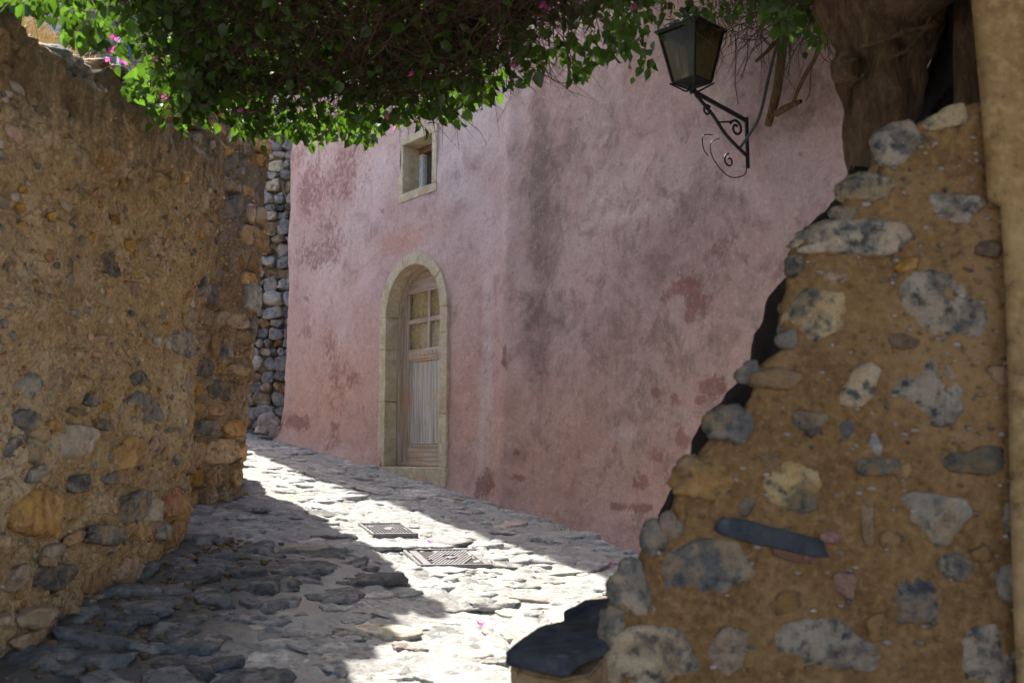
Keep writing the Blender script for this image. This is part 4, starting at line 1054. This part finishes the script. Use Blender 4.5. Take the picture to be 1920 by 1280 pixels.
def smooth_path(pts, k=6):
    pts = [Vector(p) for p in pts]; out = []
    for i in range(len(pts) - 1):
        p0 = pts[max(i - 1, 0)]; p1 = pts[i]; p2 = pts[i + 1]; p3 = pts[min(i + 2, len(pts) - 1)]
        for j in range(k):
            t = j / k; out.append(.5 * ((2 * p1) + (p2 - p0) * t + (2 * p0 - 5 * p1 + 4 * p2 - p3) * t * t + (3 * p1 - p0 - 3 * p2 + p3) * t ** 3))
    out.append(pts[-1]); return out
def tube(name, pts, rad, mat, parent, sides=8, k=6, noise=0.0, seed=0):
    sp = smooth_path(pts, k)
    if hasattr(rad, '__len__'): rr = np.interp(np.linspace(0, len(rad) - 1, len(sp)), np.arange(len(rad)), rad)
    else: rr = [rad] * len(sp)
    V, F = tube_data(sp, rr, sides, noise, seed); return link(name, np_mesh(name, V, F), mat, parent)

# ================================================================== WALL LANTERN
lan = tag(empty('wall_lantern'), 'black iron lantern with frosted panes on a scrolled bracket fixed to the pink wall', 'lantern')
hb = WP.hit(1407, 312); ht = WP.hit(1407, 228)
sB = WP.hit(1407, 270)[0]
pB = WP.pt(np.array([sB]))[0]; nB = Vector((*WP.nor(np.array([sB]))[0], 0)); tB = Vector((*WP.tan(np.array([sB]))[0], 0))
B0 = Vector((pB[0], pB[1], 0))
def LB(d, z): return B0 + nB * d + Vector((0, 0, z))
zbk, ztk = hb[1], ht[1]
DARM = 0.505
arm_z = at(1312, 193, 6.05).z
def flat_bar(name, pts, w_, parent, k=6): return tube(name, pts, w_, M['iron'], parent, 6, k)
flat_bar('wall_bar', [LB(.035, zbk - .02), LB(.035, ztk + .02)], .013, lan, 1)
flat_bar('arm', [LB(.035, ztk), LB(DARM, arm_z)], .014, lan, 1)
flat_bar('strut', [LB(DARM - .03, arm_z - .02), LB(DARM * .66, arm_z - .12), LB(.22, zbk + .16), LB(.045, zbk + .06)], .011, lan)
def spiral(c, r0, turns, dirn=1, start=0.0, n=20):
    return [LB(c[0] + r0 * (1 - .7 * i / n) * math.cos(start + dirn * turns * 2 * math.pi * i / n), c[1] + r0 * (1 - .7 * i / n) * math.sin(start + dirn * turns * 2 * math.pi * i / n)) for i in range(n + 1)]
tube('scroll', spiral((.13, zbk + .22), .055, 1.3, 1, .4), .008, M['iron'], lan, 6, 2)
tube('scroll', spiral((.38, arm_z - .10), .035, 1.3, -1, 2.4), .007, M['iron'], lan, 6, 2)
tube('scroll', spiral((.20, zbk + .00), .045, 1.1, -1, 1.5), .006, M['iron'], lan, 6, 2)
tube('brace', [LB(.30, arm_z - .16), LB(.16, ztk - .03)], .006, M['iron'], lan, 6, 1)
# loose wire loop under the bracket
wl = [LB(.30, zbk + .12) + tB * .02, LB(.36, zbk + .08), LB(.33, zbk - .02), LB(.20, zbk - .10), LB(.06, zbk - .06), LB(.05, zbk + .06)]
tube('wire_loop', wl, .0035, M['iron'], lan, 5, 6)
tube('wire_loop', [LB(.34, zbk + .14), LB(.42, zbk + .12), LB(.42, zbk + .04), LB(.38, zbk)], .0035, M['iron'], lan, 5, 6)
# lantern body: a square taper, one corner towards the camera
LC = LB(DARM, 0); 
z0 = arm_z + .05; HB = .315
va = Vector((-LC.x, -LC.y, 0)).normalized(); vb = Vector((-va.y, va.x, 0))
rot = R(8)
def corner(k, rad, z):
    a = rot + k * math.pi / 2; return Vector((LC.x, LC.y, 0)) + (va * math.cos(a) + vb * math.sin(a)) * rad + Vector((0, 0, z))
RB, RT = .115, .196
for k in range(4):
    tube('corner_bar', [corner(k, RB, z0), corner(k, RT, z0 + HB)], .009, M['iron'], lan, 4, 1)
    tube('bottom_bar', [corner(k, RB, z0), corner(k + 1, RB, z0)], .009, M['iron'], lan, 4, 1)
    tube('top_bar', [corner(k, RT + .012, z0 + HB), corner(k + 1, RT + .012, z0 + HB)], .011, M['iron'], lan, 4, 1)
    q = [corner(k, RB * .96, z0), corner(k + 1, RB * .96, z0), corner(k + 1, RT * .96, z0 + HB), corner(k, RT * .96, z0 + HB)]
    link('glass_pane', np_mesh('pane', [p[:] for p in q], [(0, 1, 2, 3)], False), M['lampglass'], lan)
    q = [corner(k, RT + .03, z0 + HB + .004), corner(k + 1, RT + .03, z0 + HB + .004), corner(k + 1, .05, z0 + HB + .11), corner(k, .05, z0 + HB + .11)]
    q2_ = q + [p + Vector((0, 0, .006)) for p in q]
    link('roof_panel', np_mesh('roof', [p[:] for p in q2_], [(0, 1, 2, 3), (7, 6, 5, 4), (0, 4, 5, 1), (1, 5, 6, 2), (2, 6, 7, 3), (3, 7, 4, 0)], False), M['iron'], lan)
    tube('foot_scroll', [corner(k, RB + .02, z0 - .005), corner(k, RB * .75, z0 - .03), corner(k, .035, z0 - .055), corner(k, .012, z0 - .03)], .006, M['iron'], lan, 5, 5)
link('finial', np_mesh('f', *[x for x in (lambda P, F: (P * np.array([.045, .045, .05]) + np.array([LC.x, LC.y, z0 + HB + .13]), F))(*rock_data(1, 0, 0, ICO1, 5, 0))]), M['iron'], lan)
q = [corner(k, RB, z0 + .001) for k in range(4)] + [Vector((LC.x, LC.y, z0 - .03))]
link('bottom_plate', np_mesh('bp', [p[:] for p in q], [(0, 1, 4), (1, 2, 4), (2, 3, 4), (3, 0, 4)], False), M['iron'], lan)
tube('stem', [Vector((LC.x, LC.y, arm_z - .01)), Vector((LC.x, LC.y, z0 - .02))], .014, M['iron'], lan, 8, 1)
PB, FB = rock_data(3, 0, 0, ICO1, 5, 0)
link('bulb', np_mesh('bulb', PB * np.array([.028, .028, .05]) + np.array([LC.x, LC.y, z0 + .11]), FB), M['white'], lan)
tube('bulb_holder', [Vector((LC.x, LC.y, z0)), Vector((LC.x, LC.y, z0 + .07))], .016, M['white'], lan, 8, 1)
def wall_pt(u, v, off=.05):
    h = WP.hit(u, v); p = WP.pt(np.array([h[0]]))[0]; n = WP.nor(np.array([h[0]]))[0]
    d = ray(u, v); q = Vector((p[0] + n[0] * off, p[1] + n[1] * off, 0)); 
    return Vector((*(d * (q.y / d.y)),))
def wall_ray(u, v, back=.1):
    h = WP.hit(u, v); y = WP.pt(np.array([h[0]]))[0][1] - back; return at(u, v, y)
tube('cable', [wall_ray(1388, 276, .12), wall_ray(1408, 248, .06), wall_ray(1425, 215, .05), wall_ray(1440, 150, .06), wall_ray(1458, 80, .08), wall_ray(1478, 30, .10), wall_ray(1492, -20, .12), wall_ray(1500, -90, .12)], .0095, M['cable'], lan, 8, 5)

# ================================================================== BOUGAINVILLEA
bou = tag(empty('bougainvillea'), 'bougainvillea canopy of green leaves, brown twigs and pink flowers overhanging the lane', 'bougainvillea')
M['bark_shaded'] = simple('bark_painted_shade', (0.02, 0.014, 0.009), 0.95)  # bark blackened so deep shade is painted into the root stem and limbs
# trunk behind the buttress wall
YT = 3.0
def A(u, v, y=YT): return at(u, v, y)
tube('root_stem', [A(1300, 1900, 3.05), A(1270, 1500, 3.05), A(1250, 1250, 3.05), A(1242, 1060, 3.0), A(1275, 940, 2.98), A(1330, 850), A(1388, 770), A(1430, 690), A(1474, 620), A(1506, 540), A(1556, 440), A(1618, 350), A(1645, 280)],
     [.08, .06, .05, .045, .05, .052, .066, .07, .058, .055, .055, .065, .07], M['bark_shaded'], bou, 28, 12, .6, 3)
tube('trunk', [A(1628, 330), A(1645, 250), A(1640, 150), A(1628, 60), A(1610, -60), A(1590, -200, 3.1)], [.07, .10, .115, .12, .125, .12], M['bark'], bou, 36, 14, .55, 4)
tube('knot', [A(1590, 130, 2.93), A(1612, 128, 2.86)], [.05, .03], M['bark'], bou, 14, 6, .5, 31)
tube('knot', [A(1660, 75, 2.95), A(1680, 95, 2.86)], [.055, .025], M['bark'], bou, 14, 6, .5, 32)
tube('trunk', [A(1655, 240), A(1700, 120, 2.95), A(1740, 20, 2.9), A(1800, -120, 2.9)], [.08, .06, .055, .06], M['bark'], bou, 20, 10, .3, 5)
tube('limb', [A(1600, 20), A(1680, 0, 2.9), A(1750, -20, 2.8), A(1830, -70, 2.8)], [.10, .09, .07, .05], M['bark'], bou, 18, 8, .3, 6)
tube('limb', [A(1690, 250, 3.05), A(1730, 190, 3.1), A(1765, 120, 3.1), A(1770, 40, 3.1), A(1760, -80, 3.1)], [.05, .055, .045, .04, .05], M['bark_shaded'], bou, 18, 8, .35, 7)
tube('limb', [A(1700, 330, 3.1), A(1760, 260, 3.15), A(1800, 180, 3.15), A(1780, 100, 3.2)], [.06, .09, .075, .05], M['bark_shaded'], bou, 18, 8, .35, 8)
for (p, r) in (([(1610, 90), (1660, 75), (1700, 60), (1745, 50)], .008), ([(1655, 115), (1700, 95), (1730, 60), (1750, 20)], .006)):
    tube('twig', [A(u, v, 2.83) for u, v in p], r, M['bark'], bou, 6, 5)
post = tag(tube('wooden_post', [A(1815, 330, 2.9), A(1817, 100, 2.9), A(1820, -150, 2.9), A(1822, -300, 2.9)], .042, M['bark'], None, 16, 8, .08, 9), 'dark upright wooden post between the vine trunk and the plastered pillar', 'post')
# stems by the lantern
tube('stem', [wall_ray(1440, 236, .06), wall_ray(1452, 190, .10), wall_ray(1462, 130, .14), wall_ray(1470, 60, .2), wall_ray(1485, -20, .3), wall_ray(1500, -110, .5)], [.022, .030, .027, .028, .03, .03], M['bark'], bou, 10, 8, .12, 11)
tube('stem', [wall_ray(1455, 213, .10), wall_ray(1478, 200, .12), wall_ray(1502, 190, .14)], [.022, .020, .012], M['bark'], bou, 8, 6, .12, 12)
tube('stem', [wall_ray(1486, 195, .14), wall_ray(1505, 150, .2), wall_ray(1530, 105, .3), wall_ray(1545, 60, .4)], [.013, .013, .012, .008], M['bark'], bou, 8, 6, .12, 13)
tube('stem', [wall_ray(1417, 116, .25), wall_ray(1440, 95, .22), wall_ray(1458, 76, .16)], [.008, .012, .012], M['twig'], bou, 7, 6, .1, 14)

canopy = [(-1.85, 1.2), (-1.72, 3.0), (-1.50, 3.5), (-1.52, 4.3), (-1.62, 4.7), (-1.45, 4.75), (-1.05, 4.92), (-.72, 4.78), (-.3, 4.48), (-.1, 4.22), (.1, 3.98), (.36, 3.66), (.50, 3.25), (.88, 3.3), (.98, 3.6), (2.3, 3.7), (2.5, 1.2)]
cp = np.array(canopy)
def edge_dist(x, y):
    d = np.full(x.shape, 9.0)
    for i in range(len(canopy) - 1):
        a, b = cp[i], cp[i + 1]; ab = b - a; t = np.clip(((x - a[0]) * ab[0] + (y - a[1]) * ab[1]) / (ab @ ab), 0, 1)
        d = np.minimum(d, np.hypot(x - a[0] - t * ab[0], y - a[1] - t * ab[1]))
    return d
def under(x, y):   # height of the canopy's underside
    ins = in_poly(x, y, canopy); d = edge_dist(x, y)
    return 1.62 + .20 * (1 - np.exp(-d / .35)) + .07 * fbm(np.stack([x, y, x * 0], -1), 2.2, 3, 81) + .05 * fbm(np.stack([x, y, x * 0], -1), 7, 2, 82)
def leaf_arrays(P, S_, seed, droop=.5):
    r = np.random.default_rng(seed); n = len(P)
    d = r.normal(size=(n, 3)); d[:, 2] -= droop * 1.6; d /= np.linalg.norm(d, axis=1)[:, None]
    q = r.normal(size=(n, 3)); w_ = np.cross(d, q); w_ /= np.linalg.norm(w_, axis=1)[:, None]; nn = np.cross(d, w_)
    k = len(LEAFV)
    V = P[:, None, :] + S_[:, None, None] * (LEAFV[None, :, 0:1] * w_[:, None] + LEAFV[None, :, 1:2] * d[:, None] + LEAFV[None, :, 2:3] * nn[:, None])
    F = LEAFF[None] + (np.arange(n) * k)[:, None, None]
    return V.reshape(-1, 3), F.reshape(-1, LEAFF.shape[1])
LEAFV = np.array([[0, 0, 0], [-.34, .28, .10], [-.28, .62, .09], [0, 1.0, -.10], [.28, .62, .09], [.34, .28, .10], [0, .45, 0]])
LEAFF = np.array([[0, 1, 6], [1, 2, 6], [2, 3, 6], [3, 4, 6], [4, 5, 6], [5, 0, 6]])
r = np.random.default_rng(5)
def sample(n, f):
    out = []
    while sum(len(o) for o in out) < n:
        x = r.uniform(-1.95, 2.5, 4000); y = r.uniform(1.2, 5.2, 4000); k = in_poly(x, y, canopy); x, y = x[k], y[k]
        out.append(f(x, y))
    return np.vstack(out)[:n]
def f_top(x, y):
    z = under(x, y) + .22 + r.uniform(0, .45, len(x)) ** 1.0 * np.clip(edge_dist(x, y) / .4, .25, 1); return np.stack([x, y, z], 1)
def f_edge(x, y):
    d = edge_dist(x, y); k = r.uniform(size=len(x)) < np.exp(-d / .14) * np.where(x > -.1, .8, 1); x, y, d = x[k], y[k], d[k]
    return np.stack([x, y, under(x, y) + r.uniform(-.06, .45, len(x))], 1)
def f_under(x, y):
    d = edge_dist(x, y); pr = np.clip(.16 + .5 * np.exp(-d / .4) * np.where(x > -.2, .5, 1) + .45 * np.clip((-.9 - x) / .8, 0, 1), 0, 1); k = r.uniform(size=len(x)) < pr; x, y = x[k], y[k]
    return np.stack([x, y, under(x, y) + r.uniform(-.05, .2, len(x))], 1)
PT = np.vstack([sample(52000, f_top), sample(9000, f_edge), sample(3800, f_under)])
# hanging tips at the far edge seen in the photo
tips = [(30,30),(60,20),(100,40),(130,70),(165,60),(190,95),(160,95),(230,100),(270,190),(255,180),(300,222),(290,235),(345,215),(330,190),(420,190),(470,245),(455,250),(500,250),(540,262),(590,272),(575,260),(610,262),(640,255),(665,262),(690,268),(700,255),(745,225),(790,215),(835,228),(820,215),(850,222),(870,205),(905,190),(918,185),(1010,140),(1078,148),(1075,130),(1125,125),(1180,98),(1150,105)]
TP = []
for (u, v) in tips:
    for k in range(20):
        f = r.uniform(0, 1); uu = u + r.normal(0, 9 + 14 * f); vv = v - 4 - f * 60 + r.normal(0, 4)
        y = (1.60 / (ray(u, v).z / ray(u, v).y)); y = min(y, 5.15) + r.normal(0, .08); TP.append(at(uu, vv, y)[:])
TP = np.array(TP)
# each hanging leaf that shows large is an object of its own
sz_all = r.uniform(.042, .074, len(PT)); sz_t = r.uniform(.045, .074, len(TP))
V1, F1 = leaf_arrays(PT, sz_all, 1); 
order = r.permutation(len(TP)); big = order[:290]; restt = order[290:]
V2, F2 = leaf_arrays(TP[restt], sz_t[restt], 2, 1.2)
tag(link('foliage', np_mesh('foliage', np.vstack([V1, V2]), np.vstack([F1, F2 + len(V1)])), M['leaf'], bou), kind='stuff')
leafme = []
for k in range(4):
    Lv = LEAFV.copy(); Lv[:, 2] += .05 * math.sin(k * 2) * Lv[:, 1] ** 2; Lv[3, 0] += .06 * (k - 1.5); leafme.append(np_mesh('leaf', Lv, LEAFF)); leafme[-1].materials.append(M['leaf'])
for j, i in enumerate(big):
    d = Vector((r.normal(), r.normal(), r.normal() - 1.4)).normalized(); q = Vector(r.normal(size=3)); X_ = d.cross(q).normalized(); Z_ = X_.cross(d)
    s_ = float(sz_t[i]) * 1.12
    place('leaf', leafme[j % 4], bou, TP[i], X_, d, Z_, (s_, s_, s_))
# twigs: short wandering stalks, thick on the underside
def twig_batch(n, gen, rad, seed, steps=4):
    rr = np.random.default_rng(seed); P = gen(n, rr); D = rr.normal(size=(n, 3)); D[:, 2] = D[:, 2] * .35 - .12; D /= np.linalg.norm(D, axis=1)[:, None]
    L_ = rr.uniform(.05, .13, n); R_ = rr.uniform(rad * .6, rad * 1.5, n); Vs = []
    cur = P; rings = []
    for st in range(steps):
        a = np.cross(D, np.array([[.3, .2, .93]])); a /= np.linalg.norm(a, axis=1)[:, None]; b = np.cross(D, a)
        rad_ = (R_ * (1 - .7 * st / (steps - 1)))[:, None]
        ring = np.stack([cur + a * rad_, cur + (-.5 * a + .866 * b) * rad_, cur + (-.5 * a - .866 * b) * rad_], 1); rings.append(ring)
        D = D + rr.normal(0, .38, (n, 3)); D[:, 2] -= .04; D /= np.linalg.norm(D, axis=1)[:, None]; cur = cur + D * L_[:, None]
    V = np.stack(rings, 1).reshape(n, steps * 3, 3)
    F = np.array([[s * 3 + k, s * 3 + (k + 1) % 3, (s + 1) * 3 + (k + 1) % 3, (s + 1) * 3 + k] for s in range(steps - 1) for k in range(3)])
    return V.reshape(-1, 3), (F[None] + (np.arange(n) * steps * 3)[:, None, None]).reshape(-1, 4)
def gen_can(n, rr):
    x = rr.uniform(-1.8, 2.0, n * 2); y = rr.uniform(1.6, 5.0, n * 2); k = in_poly(x, y, canopy); x, y = x[k][:n], y[k][:n]
    while len(x) < n: x = np.append(x, x[:n - len(x)]); y = np.append(y, y[:n - len(y)])
    return np.stack([x, y, under(x, y) + rr.uniform(0, .34, n)], 1)
def gen_two(n, rr):
    A_ = gen_can(n, rr); A_ = np.where((rr.uniform(size=n) < .5)[:, None] & (A_[:, :1] < -.5), A_ + np.array([1.4, -.4, 0]), A_)
    k = in_poly(A_[:, 0], A_[:, 1], canopy); A_ = np.where(k[:, None], A_, gen_can(n, rr)); return A_
V, F = twig_batch(30000, gen_two, .0024, 3)
tag(link('twigs', np_mesh('twigs', V, F), M['twig'], bou), kind='stuff')
def gen_lamp(n, rr):
    out = []
    for k in range(n):
        u, v = rr.uniform(1340, 1570), rr.uniform(-60, 75) ; h = WP.hit(u, max(v, -200)); y = WP.pt(np.array([h[0]]))[0][1] - rr.uniform(.1, .7); out.append(at(u, v, y)[:])
    return np.array(out)
V, F = twig_batch(260, gen_lamp, .003, 4, 5); tag(link('hanging_twigs', np_mesh('twigs', V, F), M['twig'], bou), kind='stuff')
for (pp) in ([(1378, 60), (1380, 110), (1378, 150), (1384, 195)], [(1400, 60), (1402, 100), (1396, 130), (1388, 145)], [(1425, 40), (1432, 75), (1450, 90)], [(1530, 95), (1520, 140), (1518, 175), (1510, 190)]):
    tube('hanging_twig', [wall_ray(u, v, .3) for u, v in pp], .003, M['twig'], bou, 5, 5, .2, 1)
# upper foliage beside and above the lantern, rooted in the stems there
LP = []
for (u, v, su, sv, n_) in [(1185, 15, 45, 34, 200), (1205, 85, 12, 24, 26), (1290, -45, 60, 14, 100), (1400, -22, 90, 24, 220), (1500, -30, 80, 26, 200), (1530, 62, 12, 18, 14), (1390, 25, 30, 12, 20)]:
    for k in range(n_):
        uu, vv = r.normal(u, su), r.normal(v, sv); LP.append(at(uu, vv, 5.2 + r.normal(0, .25))[:])
LP = np.array(LP); V, F = leaf_arrays(LP, r.uniform(.04, .07, len(LP)), 6, 1.0)
tag(link('foliage', np_mesh('foliage', V, F), M['leaf'], bou), kind='stuff')
# unseen canopy layer added overhead to shade the pink wall, lantern and leaf edge
def up_pts(n, rr):
    x = rr.uniform(-.4, 4.0, n * 3); y = rr.uniform(3.2, 7.0, n * 3)
    d = (x - P0.x) * NF.x + (y - P0.y) * NF.y; k = (d > .15) & (x > -.35 + np.clip(4.4 - y, 0, 2) * 1.2); x, y = x[k][:n], y[k][:n]
    z = .53 * y + .10 + .12 * fbm(np.stack([x, y, x * 0], -1), 2.5, 3, 83) + rr.uniform(0, .5, len(x)); return np.stack([x, y, z], 1)
UP = up_pts(22000, r); V, F = leaf_arrays(UP, r.uniform(.045, .075, len(UP)), 7, .6)
tag(link('foliage', np_mesh('foliage', V, F), M['leaf'], bou), kind='stuff')  # added unseen canopy layer, for shade only
V, F = twig_batch(5000, up_pts, .0026, 12); tag(link('twigs', np_mesh('twigs', V, F), M['twig'], bou), kind='stuff')  # twigs of the added unseen canopy layer
# flowers: clusters of three bracts
BR = np.array([[0, 0, 0], [-.35, .4, .12], [-.2, .85, .22], [0, 1.05, .3], [.2, .85, .22], [.35, .4, .12], [0, .5, -.03]])
Vb, Fb = [], []
for k in range(3):
    m = np.array(Matrix.Rotation(k * 2.1, 3, 'Z') @ Matrix.Rotation(.5, 3, 'X')); Vb.append(BR @ m.T); Fb.append(LEAFF + 7 * k)
brme = np_mesh('flower', np.vstack(Vb), np.vstack(Fb)); brme.materials.append(M['bract'])
fl = [(225,102),(200,92),(232,112),(296,112),(350,205),(372,190),(455,205),(212,98),(205,108),(216,66),(238,5),(285,120),(302,125),(310,180),(318,186),(386,192),(392,200),(345,215),(410,205),(465,212),(480,228),(730,222),(722,218),(775,140),(965,120),(1020,8),(1190,18),(740,235)]
for (u, v) in fl:
    y = min(1.62 / (ray(u, max(v, 60)).z / ray(u, max(v, 60)).y), 5.0) - .05
    q = Vector(r.normal(size=3)).normalized(); X_ = q.orthogonal().normalized(); place('flower', brme, bou, at(u, v, y), X_, q.cross(X_), q, (.026,) * 3)
# dark dead leaf hanging by the window
# petals fallen on the lane
for (u, v, nme) in ((902, 1178, 'fallen pink petal on the sunlit paving stones low in the lane'), (806, 1022, 'fallen pink petal at the upper edge of the ribbed manhole cover'), (1147, 1068, 'fallen pink petal on the shaded paving near the foot of the pink wall')):
    g = gpt(u, v); z = float(lane_h(np.array(g.x), np.array(g.y))) + .03
    o = place('petal', brme, None, (g.x, g.y, z), (1, 0, 0), (0, 1, 0), (0, 0, 1), (.03, .03, .03), 1.0); tag(o, nme, 'petal', 'fallen petals')

# ================================================================== BEHIND THE LEFT WALL
# earth fill behind the wall, level with its top
nx, ny = 60, 90
X, Y = np.meshgrid(np.linspace(-2.08, -9, nx), np.linspace(1.5, 11, ny)); P3 = np.stack([X, Y, X * 0], -1)
Z = 1.06 + .118 * np.minimum(Y, 6) + .05 * fbm(P3, 2, 3, 91) + .84 * np.minimum(-2.08 - X, .45)
lim = (-2.08 - np.clip((Y - 5.9) / 1.0, 0, 1) * .5) ; X = np.minimum(X, lim - (np.clip((Y - 6.4), 0, 9)) * .42)
me = np_mesh('bank', np.stack([X, Y, Z], -1).reshape(-1, 3), grid_faces(ny, nx))
tag(link('earth_bank', me, M['soil']), 'dry earth bank behind the rubble wall', kind='structure')
def grass(n, gen, seed, hmin, hmax):
    rr = np.random.default_rng(seed); B = gen(n, rr); n = len(B); H = rr.uniform(hmin, hmax, n); az = rr.uniform(0, 6.283, n); ln = rr.uniform(.1, .7, n)
    wd = rr.uniform(.0015, .0035, n); d = np.stack([np.cos(az), np.sin(az), 0 * az], 1); s_ = np.stack([-np.sin(az), np.cos(az), 0 * az], 1)
    rings = []
    for st in range(4):
        t = st / 3; c = B + d * (H * ln * t ** 1.8)[:, None] + np.array([0, 0, 1.]) * (H * t * (1 - .35 * ln * t))[:, None]
        w_ = (wd * (1 - .6 * t + (.9 if st == 3 else 0)))[:, None]; rings.append(np.stack([c - s_ * w_, c + s_ * w_], 1))
    V = np.stack(rings, 1).reshape(-1, 3); F = np.array([[2 * s, 2 * s + 1, 2 * s + 3, 2 * s + 2] for s in range(3)])
    return V, (F[None] + (np.arange(n) * 8)[:, None, None]).reshape(-1, 4)
def gen_wt(n, rr):
    y = rr.uniform(2.8, 6.9, n); x = -2.06 - np.abs(rr.normal(0, .45, n)); x0 = x; x = x - np.clip(y - 6.0, 0, 1) * .5
    cl = fbm(np.stack([x, y, x * 0], -1), 3.5, 2, 95); k = cl > -.35; x, y, x0 = x[k], y[k], x0[k]
    return np.stack([x, y, 1.06 + .118 * np.minimum(y, 6) + .84 * np.minimum(-2.08 - x0, .45)], 1)
V, F = grass(26000, gen_wt, 8, .10, .28)
tag(link('dry_grass', np_mesh('grass', V, F), M['drygrass']), 'sunlit dry golden grass along the top of the rubble wall', 'grass', kind='stuff')
def gen_c(n, rr):
    y = rr.uniform(5.7, 6.35, n); x = -1.95 - np.abs(rr.normal(0, .12, n)) - (y - 5.8) * .25
    return np.stack([x, y, 1.80 + 0 * x], 1)
V, F = grass(700, gen_c, 9, .05, .20)
tag(link('dry_grass', np_mesh('grass', V, F), M['drygrass']), 'tuft of dry grass drooping over the rounded corner of the rubble wall', 'grass', kind='stuff')
# stone house up the slope
fh = tag(empty('stone_house'), 'pale rubble stone house with a small blue window up the slope behind dry grass', 'house')
YH = 17.0
hl, hr_ = at(118, 0, YH).x, at(470, 0, YH).x
WH_ = Wall([(hl - .3, YH + 5), (hl, YH), (hr_, YH + .6), (hr_ + .5, YH + 6)], 0.0)
if WH_.nor(np.array([6.0]))[0][1] > 0: WH_.sg = -1
def dH(s_, z, Q): return .05 * fbm(Q, 2, 4, 97) + .03 * fbm(Q, 8, 3, 98)
WH_.build('stone_wall', M['mortar_far'], fh, lambda x: 1.5, lambda x: 10.5, .06, .06, dH, thick=.4, attrs={'grime': lambda a, b: a * 0})
it = []
for k in range(520):
    x = random.uniform(5.1, 5.0 + hr_ - hl); z = random.uniform(3.5, 9.5); p = WH_.pt(x); s_ = random.uniform(.06, .2)
    m = np.diag([s_ * 1.5, .07, s_, 1.0]); m[:3, 3] = (p[0], p[1] - .02, z); it.append((*rock_data(k % 7, 8, .06, ICO1, .9), m))
tag(joined('rubble_stones', it[:300], M['grey'], fh), kind='stuff'); tag(joined('rubble_stones', it[300:], M['greyblue'], fh), kind='stuff')
wc = at(238, 105, YH - .12)
def bx(name, c, s_, mat, parent):
    Vx = np.array([[c[0] + a * s_[0] / 2, c[1] + b * s_[1] / 2, c[2] + d * s_[2] / 2] for a in (-1, 1) for b in (-1, 1) for d in (-1, 1)])
    return link(name, np_mesh(name, Vx, [(0, 1, 3, 2), (4, 6, 7, 5), (0, 4, 5, 1), (2, 3, 7, 6), (1, 5, 7, 3), (0, 2, 6, 4)], False), mat, parent)
wf = bx('window', wc, (.07, .16, .46), M['blue'], fh)
bx('frame', (wc.x - .1, wc.y - .03, wc.z + .04), (.05, .2, .5), M['white'], wf)
bx('pane', (wc.x + .02, wc.y - .085, wc.z - .02), (.04, .01, .34), M['dark'], wf)
